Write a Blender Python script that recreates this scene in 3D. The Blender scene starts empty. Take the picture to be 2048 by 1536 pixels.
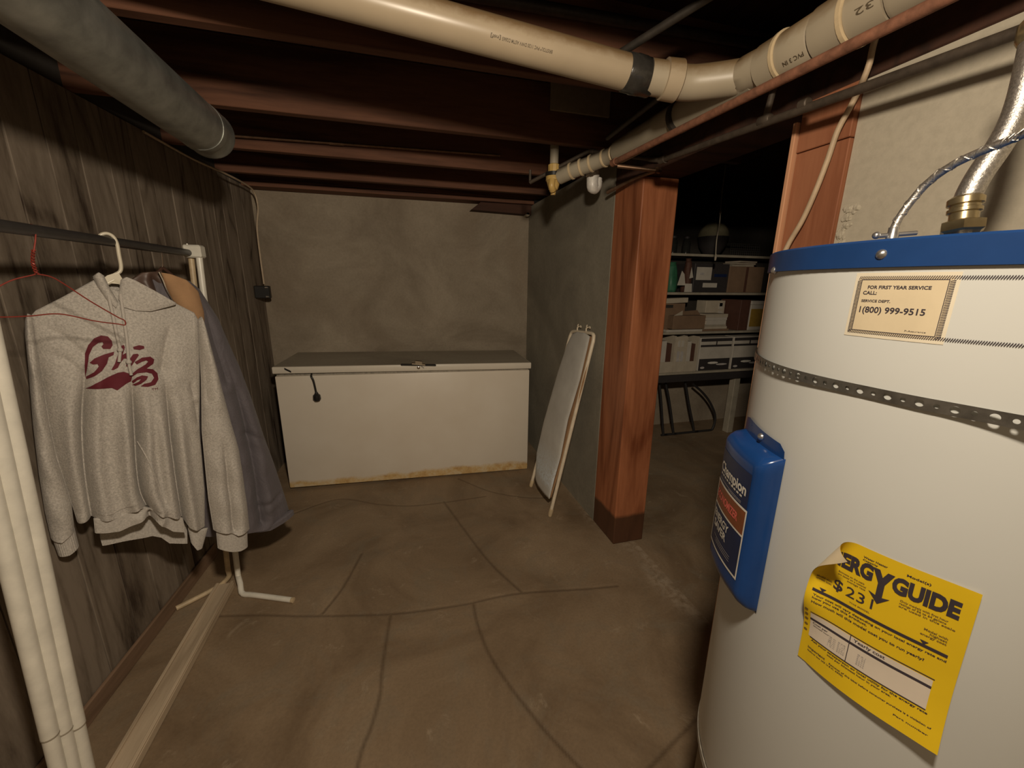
import bpy, bmesh, math, random
import numpy as np
from mathutils import Vector, Matrix
from mathutils.geometry import tessellate_polygon
random.seed(7); rng = np.random.default_rng(7)
sc = bpy.context.scene
COL = sc.collection
PI = math.pi

# ---------------------------------------------------------------- camera
CAM = np.array([0., 0., 1.5]); F = 800.0
def cam_rot(yaw, pitch, roll):
    cy, sy = math.cos(yaw), math.sin(yaw)
    fw = np.array([sy*math.cos(pitch), cy*math.cos(pitch), -math.sin(pitch)])
    rt = np.array([cy, -sy, 0.]); dn = np.cross(fw, rt)
    c, s = math.cos(roll), math.sin(roll)
    return np.array([c*rt+s*dn, -s*rt+c*dn, fw])
RM = cam_rot(*[math.radians(a) for a in (15.72643576, 14.15306546, -0.66417415)])
cd = bpy.data.cameras.new('camera'); cam = bpy.data.objects.new('camera', cd); COL.objects.link(cam)
cd.sensor_fit = 'HORIZONTAL'; cd.sensor_width = 36.0; cd.lens = F/2048*36; cd.clip_start = 0.02
m4 = Matrix.Identity(4)
for i in range(3):
    m4[i][0] = RM[0][i]; m4[i][1] = -RM[1][i]; m4[i][2] = -RM[2][i]; m4[i][3] = CAM[i]
cam.matrix_world = m4
sc.camera = cam
sc.view_settings.view_transform = 'Standard'; sc.view_settings.look = 'None'
sc.view_settings.gamma = 1.0; sc.view_settings.use_curve_mapping = False
sc.view_settings.exposure = 0.0

# ---------------------------------------------------------------- light: one bare bulb under the joists, faint ambient
wd = bpy.data.worlds.new('world'); sc.world = wd; wd.use_nodes = True
wd.node_tree.nodes['Background'].inputs[0].default_value = (1.0, 0.85, 0.7, 1)
wd.node_tree.nodes['Background'].inputs[1].default_value = 0.004
def lamp(name, loc, power, radius, color, kind='POINT', **kw):
    ld = bpy.data.lights.new(name, kind); ld.energy = power; ld.color = color; ld.shadow_soft_size = radius
    for k, v in kw.items(): setattr(ld, k, v)
    lo = bpy.data.objects.new(name, ld); lo.location = loc; COL.objects.link(lo); return lo
BULB = (0.10, 0.06, 1.97)
bl_ = lamp('ceiling_bulb_light', BULB, 1.0, 0.05, (1.0, 0.85, 0.66))
bl_.data.use_nodes = True; bn = bl_.data.node_tree
fo = bn.nodes.new('ShaderNodeLightFalloff'); fo.inputs['Strength'].default_value = 38.0
bn.links.new(fo.outputs['Linear'], bn.nodes['Emission'].inputs['Strength'])

# ---------------------------------------------------------------- measuring helpers (a point of the room from its bearing and a known plane)
def ray(x, y): return RM.T @ np.array([x-1024., y-768., F])
def at(x, y, ax, val):
    d = ray(x, y); return CAM + d*((val-CAM[ax])/d[ax])
def far(x, y, dist):
    d = ray(x, y); return CAM + d/np.linalg.norm(d)*dist

# ---------------------------------------------------------------- materials
def new_mat(name):
    m = bpy.data.materials.new(name); m.use_nodes = True; nt = m.node_tree
    return m, nt, nt.nodes['Principled BSDF']
def nd(nt, t, **kw):
    n = nt.nodes.new(t)
    for k, v in kw.items(): setattr(n, k, v)
    return n
def coords(nt, scale=(1, 1, 1), kind='Object'):
    tc = nd(nt, 'ShaderNodeTexCoord'); mp = nd(nt, 'ShaderNodeMapping')
    mp.inputs['Scale'].default_value = scale; nt.links.new(tc.outputs[kind], mp.inputs[0]); return mp.outputs[0]
def noise(nt, vec, scale, detail=5, rough=0.6, dist=0.0):
    n = nd(nt, 'ShaderNodeTexNoise'); n.inputs['Scale'].default_value = scale; n.inputs['Detail'].default_value = detail
    n.inputs['Roughness'].default_value = rough; n.inputs['Distortion'].default_value = dist
    nt.links.new(vec, n.inputs['Vector']); return n.outputs[0]
def ramp(nt, fac, stops):
    r = nd(nt, 'ShaderNodeValToRGB'); e = r.color_ramp.elements
    while len(e) < len(stops): e.new(0.5)
    for i, (p, c) in enumerate(stops):
        e[i].position = p; e[i].color = (*c, 1) if len(c) == 3 else c
    nt.links.new(fac, r.inputs[0]); return r.outputs[0]
def mix(nt, fac, a, b, mode='MIX'):
    m = nd(nt, 'ShaderNodeMixRGB', blend_type=mode)
    for s, v in ((0, fac), (1, a), (2, b)):
        if isinstance(v, (int, float)): m.inputs[s].default_value = v
        elif isinstance(v, tuple): m.inputs[s].default_value = (*v, 1)
        else: nt.links.new(v, m.inputs[s])
    return m.outputs[0]
def bump(nt, b, h, strength=0.3, dist=0.01):
    bp = nd(nt, 'ShaderNodeBump'); bp.inputs['Strength'].default_value = strength; bp.inputs['Distance'].default_value = dist
    nt.links.new(h, bp.inputs['Height']); nt.links.new(bp.outputs[0], b.inputs['Normal'])
def gray(v): return (v, v, v)
def simple(name, col, rough=0.5, metal=0.0, var=0.12, scale=30, bmp=0.0, spec=0.5, stretch=(1, 1, 1)):
    m, nt, b = new_mat(name)
    v = coords(nt, stretch); n = noise(nt, v, scale)
    lo = tuple(c*(1-var) for c in col); hi = tuple(min(1, c*(1+var)) for c in col)
    nt.links.new(ramp(nt, n, [(0.3, lo), (0.7, hi)]), b.inputs['Base Color'])
    b.inputs['Roughness'].default_value = rough; b.inputs['Metallic'].default_value = metal
    b.inputs['Specular IOR Level'].default_value = spec
    if bmp: bump(nt, b, n, bmp, 0.004)
    return m
def concrete(name, dark, light, stain, rough=0.9, scale=1.4):
    m, nt, b = new_mat(name); v = coords(nt)
    n1 = noise(nt, v, scale, 6, 0.65, 0.6); n2 = noise(nt, v, scale*0.45, 3, 0.5, 1.0); n3 = noise(nt, v, 55, 4, 0.7)
    c = ramp(nt, n1, [(0.32, dark), (0.68, light)])
    c = mix(nt, ramp(nt, n2, [(0.48, gray(0)), (0.66, gray(0.75))]), c, stain)
    c = mix(nt, ramp(nt, n3, [(0.3, gray(0.22)), (0.6, gray(0))]), c, tuple(x*0.55 for x in dark))
    nt.links.new(c, b.inputs['Base Color']); b.inputs['Roughness'].default_value = rough
    b.inputs['Specular IOR Level'].default_value = 0.25
    bump(nt, b, mix(nt, 0.35, n1, n3), 0.25, 0.006)
    return m
def wood(name, dark, light, axis='X', rough=0.7, rings=9.0, grain=1.0, stain=None, stain_z=None, knots=False):
    # grain runs along the given object axis
    m, nt, b = new_mat(name)
    sl = {'X': (0.09, 1, 1), 'Y': (1, 0.09, 1), 'Z': (1, 1, 0.09)}[axis]
    v = coords(nt, sl)
    n0 = noise(nt, v, rings*0.35, 1, 0.4, 0.35)
    sn = nd(nt, 'ShaderNodeMath', operation='MULTIPLY'); nt.links.new(n0, sn.inputs[0]); sn.inputs[1].default_value = 62.0
    si = nd(nt, 'ShaderNodeMath', operation='SINE'); nt.links.new(sn.outputs[0], si.inputs[0])
    rg = ramp(nt, si.outputs[0], [(0.0, gray(0.62)), (0.7, gray(0.45)), (1.0, gray(0.2))])
    n1 = noise(nt, v, 55, 5, 0.65); n2 = noise(nt, v, 5, 4, 0.6, 0.8)
    f = mix(nt, 0.5, rg, n1); f = mix(nt, 0.5, f, n2)
    c = ramp(nt, f, [(0.36, dark), (0.60, light)])
    if stain is not None:
        tc = nd(nt, 'ShaderNodeTexCoord'); sx = nd(nt, 'ShaderNodeSeparateXYZ'); nt.links.new(tc.outputs['Object'], sx.inputs[0])
        ad = nd(nt, 'ShaderNodeMath', operation='MULTIPLY_ADD'); nt.links.new(n2, ad.inputs[0]); ad.inputs[1].default_value = -0.05
        nt.links.new(sx.outputs[2], ad.inputs[2])
        mr = nd(nt, 'ShaderNodeMapRange'); nt.links.new(ad.outputs[0], mr.inputs[0])
        mr.inputs[1].default_value = stain_z-0.012; mr.inputs[2].default_value = stain_z+0.012; mr.inputs[3].default_value = 0.85; mr.inputs[4].default_value = 0.0
        c = mix(nt, mr.outputs[0], c, stain)
    nt.links.new(c, b.inputs['Base Color']); b.inputs['Roughness'].default_value = rough
    b.inputs['Specular IOR Level'].default_value = 0.3
    bump(nt, b, f, 0.22*grain, 0.003)
    return m
def dusty(name, col, dust, rough=0.35, amount=0.8, lo=0.25, hi=0.95, metal=0.0):
    # settled dust / grime on the upper side of a pipe
    m, nt, b = new_mat(name)
    v = coords(nt); n = noise(nt, v, 16, 5, 0.7, 0.4)
    g = nd(nt, 'ShaderNodeNewGeometry'); sx = nd(nt, 'ShaderNodeSeparateXYZ'); nt.links.new(g.outputs['Normal'], sx.inputs[0])
    ad = nd(nt, 'ShaderNodeMath', operation='MULTIPLY_ADD'); nt.links.new(n, ad.inputs[0]); ad.inputs[1].default_value = 0.7
    nt.links.new(sx.outputs[2], ad.inputs[2])
    mr = nd(nt, 'ShaderNodeMapRange'); nt.links.new(ad.outputs[0], mr.inputs[0])
    mr.inputs[1].default_value = lo+0.35; mr.inputs[2].default_value = hi+0.35; mr.inputs[4].default_value = amount
    base = ramp(nt, noise(nt, v, 5, 4, 0.6), [(0.3, tuple(c*0.86 for c in col)), (0.7, col)])
    nt.links.new(mix(nt, mr.outputs[0], base, dust), b.inputs['Base Color'])
    b.inputs['Roughness'].default_value = rough; b.inputs['Metallic'].default_value = metal
    return m

M = {}
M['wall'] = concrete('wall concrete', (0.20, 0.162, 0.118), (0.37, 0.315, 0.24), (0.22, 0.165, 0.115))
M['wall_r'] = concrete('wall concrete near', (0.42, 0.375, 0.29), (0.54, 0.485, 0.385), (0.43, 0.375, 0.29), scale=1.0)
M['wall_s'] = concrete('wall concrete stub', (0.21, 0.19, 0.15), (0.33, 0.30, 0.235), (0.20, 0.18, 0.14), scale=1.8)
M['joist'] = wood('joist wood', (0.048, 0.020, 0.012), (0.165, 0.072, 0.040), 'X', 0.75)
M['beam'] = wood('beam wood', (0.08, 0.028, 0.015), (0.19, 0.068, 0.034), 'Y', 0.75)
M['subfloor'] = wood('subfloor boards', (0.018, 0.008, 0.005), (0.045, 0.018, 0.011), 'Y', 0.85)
M['post'] = wood('post wood', (0.17, 0.050, 0.020), (0.44, 0.165, 0.075), 'Z', 0.45, rings=7, stain=(0.045, 0.026, 0.016), stain_z=0.155)
M['jamb'] = wood('jamb wood', (0.22, 0.075, 0.034), (0.38, 0.155, 0.078), 'Z', 0.7, rings=6)
M['jamb_l'] = wood('jamb light wood', (0.50, 0.24, 0.125), (0.62, 0.33, 0.19), 'Z', 0.7)
M['base'] = wood('baseboard wood', (0.12, 0.075, 0.045), (0.26, 0.165, 0.105), 'Y', 0.8)
M['rail'] = wood('rack rail weathered', (0.36, 0.275, 0.185), (0.60, 0.48, 0.34), 'Y', 0.8)
M['dark_wood'] = wood('dark wood', (0.03, 0.015, 0.010), (0.07, 0.03, 0.018), 'X', 0.8)
M['pvc'] = dusty('pvc cream', (0.46, 0.37, 0.255), (0.20, 0.12, 0.05), 0.32, 0.85, -0.02, 0.5)
M['pvc_w'] = dusty('pvc grey white', (0.43, 0.365, 0.265), (0.22, 0.14, 0.065), 0.4, 0.9, 0.0, 0.6)
M['pvc_dk'] = dusty('pvc grimy', (0.40, 0.35, 0.26), (0.10, 0.075, 0.05), 0.5, 0.9, 0.2, 0.8)
M['glue'] = simple('pipe cement', (0.60, 0.47, 0.29), 0.4)
M['tape'] = simple('black tape', (0.035, 0.032, 0.028), 0.22, 0, 0.3, 20, 0.6)
M['print'] = simple('pipe print', (0.10, 0.075, 0.045), 0.6)
M['ytrap'] = simple('yellowed plastic', (0.60, 0.40, 0.13), 0.4)
M['wtrap'] = simple('white plastic trap', (0.66, 0.63, 0.58), 0.35, 0, 0.2, 40)
M['rust'] = simple('rusty pipe', (0.24, 0.105, 0.06), 0.75, 0.1, 0.35, 45, 0.3)
M['iron'] = simple('dark iron pipe', (0.085, 0.065, 0.048), 0.6, 0.4, 0.3, 40, 0.2)
M['blackpipe'] = simple('black iron pipe', (0.05, 0.042, 0.034), 0.55, 0.5, 0.3, 30)
M['copper'] = simple('old copper', (0.20, 0.12, 0.075), 0.45, 0.7, 0.3, 30)
M['duct'] = simple('duct galvanized', (0.36, 0.37, 0.345), 0.42, 0.75, 0.3, 14, 0.25)
M['white_metal'] = simple('freezer white', (0.72, 0.66, 0.56), 0.38, 0, 0.03, 6)
M['lid_grey'] = concrete('grey lid top', (0.30, 0.26, 0.20), (0.42, 0.37, 0.29), (0.34, 0.29, 0.22), 0.7)
M['chrome'] = simple('chrome', (0.72, 0.68, 0.62), 0.18, 1.0, 0.1)
M['steel'] = simple('steel screw', (0.62, 0.62, 0.62), 0.3, 0.9, 0.15)
M['galv'] = simple('galvanized strap', (0.40, 0.40, 0.38), 0.32, 0.95, 0.3, 60)
M['braid'] = simple('braided steel', (0.60, 0.57, 0.52), 0.36, 0.9, 0.3, 300, 0.25)
M['brass'] = simple('brass', (0.56, 0.46, 0.27), 0.28, 0.9, 0.2)
M['black'] = simple('black plastic', (0.018, 0.017, 0.016), 0.35)
M['rubber'] = simple('black rubber', (0.022, 0.02, 0.02), 0.6)
M['cable'] = simple('cable sheath', (0.46, 0.36, 0.25), 0.6)
M['cable_w'] = simple('cream cable sheath', (0.50, 0.37, 0.24), 0.55)
M['tank'] = simple('tank enamel', (0.68, 0.69, 0.66), 0.26, 0, 0.02, 5)
M['blue'] = simple('blue enamel', (0.014, 0.055, 0.19), 0.28, 0, 0.08, 20)
M['blue_p'] = simple('blue plastic', (0.010, 0.050, 0.19), 0.2, 0, 0.08, 20)
M['paper'] = simple('cream sticker', (0.74, 0.62, 0.42), 0.5, 0, 0.04)
M['paper_b'] = simple('sticker border', (0.80, 0.72, 0.56), 0.5, 0, 0.04)
M['ink'] = simple('ink', (0.045, 0.035, 0.045), 0.6)
M['ink_f'] = simple('faded ink', (0.20, 0.13, 0.035), 0.6)
M['ink_g'] = simple('pale ink', (0.45, 0.42, 0.40), 0.6)
M['yellow'] = simple('yellow paper', (0.80, 0.54, 0.012), 0.55, 0, 0.05, 12)
M['paper_w'] = simple('label white', (0.70, 0.61, 0.50), 0.6, 0, 0.04)
M['ink_n'] = simple('navy print', (0.012, 0.022, 0.07), 0.4)
M['brown_p'] = simple('brown print', (0.22, 0.07, 0.025), 0.4)
M['pink_p'] = simple('red print', (0.80, 0.16, 0.13), 0.4)
M['white_p'] = simple('white print', (0.72, 0.69, 0.62), 0.4)
M['pole'] = simple('white tube', (0.76, 0.73, 0.64), 0.32, 0, 0.1, 18)
M['bar'] = simple('dark tube', (0.06, 0.055, 0.052), 0.4, 0.3)
M['hanger_w'] = simple('white plastic hanger', (0.70, 0.64, 0.50), 0.3, 0, 0.04)
M['wire_r'] = simple('red wire', (0.30, 0.045, 0.03), 0.4, 0.3)
M['tube_foot'] = simple('cream tube', (0.55, 0.43, 0.27), 0.45, 0, 0.2, 25)
M['iron_frame'] = simple('ivory tube', (0.74, 0.64, 0.49), 0.4, 0, 0.12, 25)
M['maroon'] = simple('maroon print', (0.125, 0.010, 0.020), 0.75)
M['foil'] = simple('grey filler', (0.30, 0.27, 0.22), 0.6, 0.1, 0.3, 60, 0.5)
M['stand'] = simple('stand board', (0.24, 0.19, 0.13), 0.7)
M['shelf'] = simple('painted shelf', (0.36, 0.32, 0.25), 0.6, 0, 0.15, 12)
M['card'] = simple('cardboard', (0.20, 0.125, 0.075), 0.85, 0, 0.12, 12)
M['card_l'] = simple('pale card', (0.46, 0.40, 0.31), 0.8, 0, 0.1, 12)
M['card_d'] = simple('dark brown card', (0.085, 0.035, 0.022), 0.7)
M['white_box'] = simple('white card', (0.50, 0.46, 0.40), 0.7, 0, 0.08, 12)
M['dark_box'] = simple('dark box', (0.035, 0.03, 0.03), 0.6)
M['green'] = simple('green bag', (0.035, 0.14, 0.075), 0.5)
M['globe'] = simple('cream enamel', (0.30, 0.27, 0.17), 0.3)
M['mesh'] = simple('wire basket', (0.09, 0.085, 0.08), 0.5, 0.4)
M['string'] = simple('cotton string', (0.36, 0.31, 0.24), 0.9)
M['tan'] = simple('tan suede', (0.42, 0.245, 0.125), 0.95, 0, 0.12, 20)
M['lining'] = simple('brown lining', (0.10, 0.06, 0.045), 0.45, 0, 0.3, 15)
M['shade_black'] = simple('near-black shade', (0.03, 0.025, 0.02), 0.9)  # near-black colour standing in for shade in slots and dark spaces

def cloth(name, col, heather=0.25, scale=420, rough=0.95, bscale=None, wr=0.0):
    m, nt, b = new_mat(name); v = coords(nt)
    n = noise(nt, v, scale, 2, 0.7); n2 = noise(nt, v, 9, 4, 0.6); n3 = noise(nt, coords(nt, (1, 1, 0.5)), 14, 4, 0.6, 1.2)
    c = ramp(nt, n, [(0.3, tuple(x*(1-heather) for x in col)), (0.7, tuple(x*(1+heather) for x in col))])
    c = mix(nt, 0.25, c, ramp(nt, n2, [(0.3, tuple(x*0.8 for x in col)), (0.7, col)]))
    nt.links.new(c, b.inputs['Base Color']); b.inputs['Roughness'].default_value = rough
    b.inputs['Specular IOR Level'].default_value = 0.15
    b.inputs['Sheen Weight'].default_value = 0.1
    if wr: bump(nt, b, mix(nt, 0.15, n3, n), wr, 0.02)
    else: bump(nt, b, mix(nt, 0.35, n3, n), 0.5, 0.006)
    return m
M['heather'] = cloth('heather grey fleece', (0.50, 0.465, 0.42), 0.30, 190)
M['rib'] = cloth('grey rib', (0.51, 0.475, 0.43), 0.22, 190)
M['draw'] = cloth('grey cord', (0.55, 0.51, 0.46), 0.15)
M['nylon'] = cloth('violet grey nylon', (0.145, 0.130, 0.142), 0.06, 300, 0.55, None, 0.55)
M['padcloth'] = cloth('ironing cover', (0.36, 0.37, 0.37), 0.06, 300)

def paneling():
    m, nt, b = new_mat('weathered paneling')
    oi = nd(nt, 'ShaderNodeObjectInfo'); tc = nd(nt, 'ShaderNodeTexCoord')
    av = nd(nt, 'ShaderNodeVectorMath', operation='MULTIPLY_ADD')
    cb = nd(nt, 'ShaderNodeCombineXYZ'); nt.links.new(oi.outputs['Random'], cb.inputs[0]); nt.links.new(oi.outputs['Random'], cb.inputs[2]); nt.links.new(oi.outputs['Random'], cb.inputs[1])
    nt.links.new(cb.outputs[0], av.inputs[0]); av.inputs[1].default_value = (9, 13, 31); nt.links.new(tc.outputs['Object'], av.inputs[2])
    mp = nd(nt, 'ShaderNodeMapping'); mp.inputs['Scale'].default_value = (1, 1, 0.16); nt.links.new(av.outputs[0], mp.inputs[0]); v = mp.outputs[0]
    n0 = noise(nt, v, 2.6, 1.5, 0.4, 0.3)
    sn = nd(nt, 'ShaderNodeMath', operation='MULTIPLY'); nt.links.new(n0, sn.inputs[0]); sn.inputs[1].default_value = 75.0
    si = nd(nt, 'ShaderNodeMath', operation='SINE'); nt.links.new(sn.outputs[0], si.inputs[0])
    rg = ramp(nt, si.outputs[0], [(0.0, gray(0.60)), (0.75, gray(0.48)), (1.0, gray(0.22))])
    n1 = noise(nt, v, 60, 5, 0.7); n2 = noise(nt, v, 6.5, 5, 0.65, 0.8)
    f = mix(nt, 0.5, rg, n1); f = mix(nt, 0.55, f, n2)
    c = ramp(nt, f, [(0.36, (0.050, 0.035, 0.025)), (0.46, (0.15, 0.118, 0.088)), (0.60, (0.245, 0.20, 0.155))])
    kn = nd(nt, 'ShaderNodeTexVoronoi'); kn.inputs['Scale'].default_value = 3.2; nt.links.new(v, kn.inputs['Vector'])
    c = mix(nt, ramp(nt, kn.outputs['Distance'], [(0.05, gray(0.85)), (0.16, gray(0))]), c, (0.035, 0.022, 0.015))
    nt.links.new(c, b.inputs['Base Color']); b.inputs['Roughness'].default_value = 0.7; b.inputs['Specular IOR Level'].default_value = 0.2
    bump(nt, b, f, 0.25, 0.004)
    return m
M['panel'] = paneling()

def floor_mat():
    m, nt, b = new_mat('stained concrete floor'); v = coords(nt)
    n1 = noise(nt, v, 1.7, 6, 0.62, 0.8); n2 = noise(nt, v, 4.5, 6, 0.7, 1.0); n3 = noise(nt, v, 85, 4, 0.7); n4 = noise(nt, v, 7.5, 6, 0.75, 0.6)
    c = ramp(nt, n1, [(0.32, (0.165, 0.112, 0.066)), (0.5, (0.245, 0.174, 0.107)), (0.70, (0.32, 0.235, 0.150))])
    c = mix(nt, ramp(nt, n2, [(0.5, gray(0)), (0.7, gray(0.55))]), c, (0.215, 0.18, 0.128))
    c = mix(nt, ramp(nt, n4, [(0.60, gray(0)), (0.74, gray(0.55))]), c, (0.46, 0.37, 0.26))
    c = mix(nt, ramp(nt, n3, [(0.3, gray(0.25)), (0.6, gray(0))]), c, (0.10, 0.068, 0.042))
    at_ = nd(nt, 'ShaderNodeAttribute', attribute_name='joint_dirt')
    c = mix(nt, at_.outputs['Fac'], c, (0.050, 0.028, 0.014))
    at2 = nd(nt, 'ShaderNodeAttribute', attribute_name='pale_crust')
    pm = nd(nt, 'ShaderNodeMath', operation='MULTIPLY'); nt.links.new(at2.outputs['Fac'], pm.inputs[0])
    nt.links.new(ramp(nt, noise(nt, v, 22, 6, 0.75, 0.4), [(0.40, gray(0)), (0.60, gray(0.6))]), pm.inputs[1])
    c = mix(nt, pm.outputs[0], c, (0.44, 0.355, 0.26))
    nt.links.new(c, b.inputs['Base Color'])
    nt.links.new(ramp(nt, n2, [(0.3, gray(0.5)), (0.7, gray(0.72))]), b.inputs['Roughness'])
    b.inputs['Specular IOR Level'].default_value = 0.3
    bump(nt, b, mix(nt, 0.5, n4, n3), 0.15, 0.006)
    return m
M['floor'] = floor_mat()

def freezer_body_mat():
    m, nt, b = new_mat('freezer white with rust'); v = coords(nt)
    tc = nd(nt, 'ShaderNodeTexCoord'); sx = nd(nt, 'ShaderNodeSeparateXYZ'); nt.links.new(tc.outputs['Object'], sx.inputs[0])
    n = noise(nt, coords(nt, (1, 1, 1)), 4.0, 5, 0.6, 0.4); nb = noise(nt, v, 14, 5, 0.7)
    ad = nd(nt, 'ShaderNodeMath', operation='MULTIPLY_ADD'); nt.links.new(n, ad.inputs[0]); ad.inputs[1].default_value = -0.10; nt.links.new(sx.outputs[2], ad.inputs[2])
    mr = nd(nt, 'ShaderNodeMapRange'); nt.links.new(ad.outputs[0], mr.inputs[0]); mr.inputs[1].default_value = 0.005; mr.inputs[2].default_value = 0.028; mr.inputs[3].default_value = 1.0; mr.inputs[4].default_value = 0.0
    st = ramp(nt, nb, [(0.35, (0.72, 0.60, 0.40)), (0.52, (0.66, 0.46, 0.21)), (0.66, (0.50, 0.29, 0.11))])
    base = ramp(nt, noise(nt, v, 3, 3), [(0.3, (0.70, 0.625, 0.52)), (0.7, (0.75, 0.685, 0.585))])
    nt.links.new(mix(nt, mr.outputs[0], base, st), b.inputs['Base Color']); b.inputs['Roughness'].default_value = 0.42
    return m
M['freezer'] = freezer_body_mat()

def pad_mat():
    # worn cover: pale scorched scribble near the foot end
    m, nt, b = new_mat('worn ironing cover'); v = coords(nt)
    tc = nd(nt, 'ShaderNodeTexCoord'); sx = nd(nt, 'ShaderNodeSeparateXYZ'); nt.links.new(tc.outputs['Object'], sx.inputs[0])
    base = ramp(nt, noise(nt, v, 7, 4), [(0.3, (0.50, 0.48, 0.44)), (0.7, (0.60, 0.585, 0.54))])
    mr = nd(nt, 'ShaderNodeMapRange'); nt.links.new(sx.outputs[2], mr.inputs[0]); mr.inputs[1].default_value = 0.42; mr.inputs[2].default_value = 0.24; mr.inputs[3].default_value = 0; mr.inputs[4].default_value = 1
    m2 = nd(nt, 'ShaderNodeMapRange'); nt.links.new(sx.outputs[2], m2.inputs[0]); m2.inputs[1].default_value = 0.15; m2.inputs[2].default_value = 0.19
    mu = nd(nt, 'ShaderNodeMath', operation='MULTIPLY'); nt.links.new(mr.outputs[0], mu.inputs[0]); nt.links.new(m2.outputs[0], mu.inputs[1])
    wv = ramp(nt, noise(nt, v, 24, 4, 0.6, 3.0), [(0.42, gray(0.25)), (0.55, gray(1))])
    mu2 = nd(nt, 'ShaderNodeMath', operation='MULTIPLY'); nt.links.new(mu.outputs[0], mu2.inputs[0]); nt.links.new(wv, mu2.inputs[1])
    nt.links.new(mix(nt, mu2.outputs[0], base, (0.68, 0.75, 0.80)), b.inputs['Base Color']); b.inputs['Roughness'].default_value = 0.85
    return m
M['pad'] = pad_mat()

# ---------------------------------------------------------------- object helpers
LOC = {}
def thing(name, label, cat, loc=(0, 0, 0), group=None):
    o = bpy.data.objects.new(name, None); COL.objects.link(o); o.location = loc; o.empty_display_size = 0.05
    o['label'] = label; o['category'] = cat
    if group: o['group'] = group
    return o
def root_loc(o):
    while o.parent: o = o.parent
    return np.array(o.location)
def obj(name, vf, mat, parent=None, smooth=False, label=None, cat=None, group=None, kind=None, loc=None):
    v, f = vf[0], vf[1]
    v = np.asarray(v, float).reshape(-1, 3)
    off = root_loc(parent) if parent is not None else (np.array(loc, float) if loc is not None else np.zeros(3))
    me = bpy.data.meshes.new(name); me.from_pydata((v-off).tolist(), [], [list(map(int, q)) for q in f]); me.update()
    if isinstance(mat, str): mat = M[mat]
    me.materials.append(mat)
    if smooth: me.polygons.foreach_set('use_smooth', [True]*len(me.polygons))
    o = bpy.data.objects.new(name, me); COL.objects.link(o)
    if parent is not None: o.parent = parent
    elif loc is not None: o.location = loc
    if smooth and smooth != 'full':
        me.set_sharp_from_angle(angle=math.radians(42))
    if label: o['label'] = label
    if cat: o['category'] = cat
    if group: o['group'] = group
    if kind: o['kind'] = kind
    return o
def join(*parts):
    V, Fc, n = [], [], 0
    for v, f in parts:
        v = np.asarray(v, float).reshape(-1, 3); V.append(v); Fc += [[i+n for i in q] for q in f]; n += len(v)
    return np.concatenate(V), Fc
def from_bm(bm):
    bm.verts.ensure_lookup_table(); bm.verts.index_update()
    r = (np.array([v.co[:] for v in bm.verts]), [[v.index for v in f.verts] for f in bm.faces]); bm.free(); return r
def hexa(c8, bev=0.0, seg=1):
    # corners: bottom 4 (ccw), top 4
    bm = bmesh.new(); vs = [bm.verts.new(tuple(c)) for c in c8]
    for q in ((3, 2, 1, 0), (4, 5, 6, 7), (0, 1, 5, 4), (1, 2, 6, 5), (2, 3, 7, 6), (3, 0, 4, 7)): bm.faces.new([vs[i] for i in q])
    bmesh.ops.recalc_face_normals(bm, faces=bm.faces)
    if bev: bmesh.ops.bevel(bm, geom=list(bm.edges), offset=bev, segments=seg, profile=0.5, affect='EDGES')
    return from_bm(bm)
def box(x0, x1, y0, y1, z0, z1, bev=0.0, seg=1):
    return hexa([(x0, y0, z0), (x1, y0, z0), (x1, y1, z0), (x0, y1, z0), (x0, y0, z1), (x1, y0, z1), (x1, y1, z1), (x0, y1, z1)], bev, seg)
def obox(c, ux, sx, sy, sz, bev=0.0, uz=(0, 0, 1)):
    # box centred in plan at c (base at c.z), first axis ux
    c = np.array(c, float); ux = np.array(ux, float); ux /= np.linalg.norm(ux); uz = np.array(uz, float); uz /= np.linalg.norm(uz)
    uy = np.cross(uz, ux); uy /= np.linalg.norm(uy)
    P = lambda a, b, d: c+ux*a*sx/2+uy*b*sy/2+uz*d*sz
    return hexa([P(-1, -1, 0), P(1, -1, 0), P(1, 1, 0), P(-1, 1, 0), P(-1, -1, 1), P(1, -1, 1), P(1, 1, 1), P(-1, 1, 1)], bev)
def smooth_path(pts, n):
    p = np.array(pts, float)
    if len(p) < 3: return np.array([p[0]+(p[-1]-p[0])*t for t in np.linspace(0, 1, n)])
    q = np.vstack([2*p[0]-p[1], p, 2*p[-1]-p[-2]]); out = []
    seg = np.linalg.norm(np.diff(p, axis=0), axis=1); cum = np.concatenate([[0], np.cumsum(seg)])
    for s in np.linspace(0, cum[-1], n):
        i = min(np.searchsorted(cum, s, 'right')-1, len(p)-2); t = (s-cum[i])/max(seg[i], 1e-9)
        a, b, c, d = q[i], q[i+1], q[i+2], q[i+3]
        out.append(0.5*((2*b)+(-a+c)*t+(2*a-5*b+4*c-d)*t*t+(-a+3*b-3*c+d)*t**3))
    return np.array(out)
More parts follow.
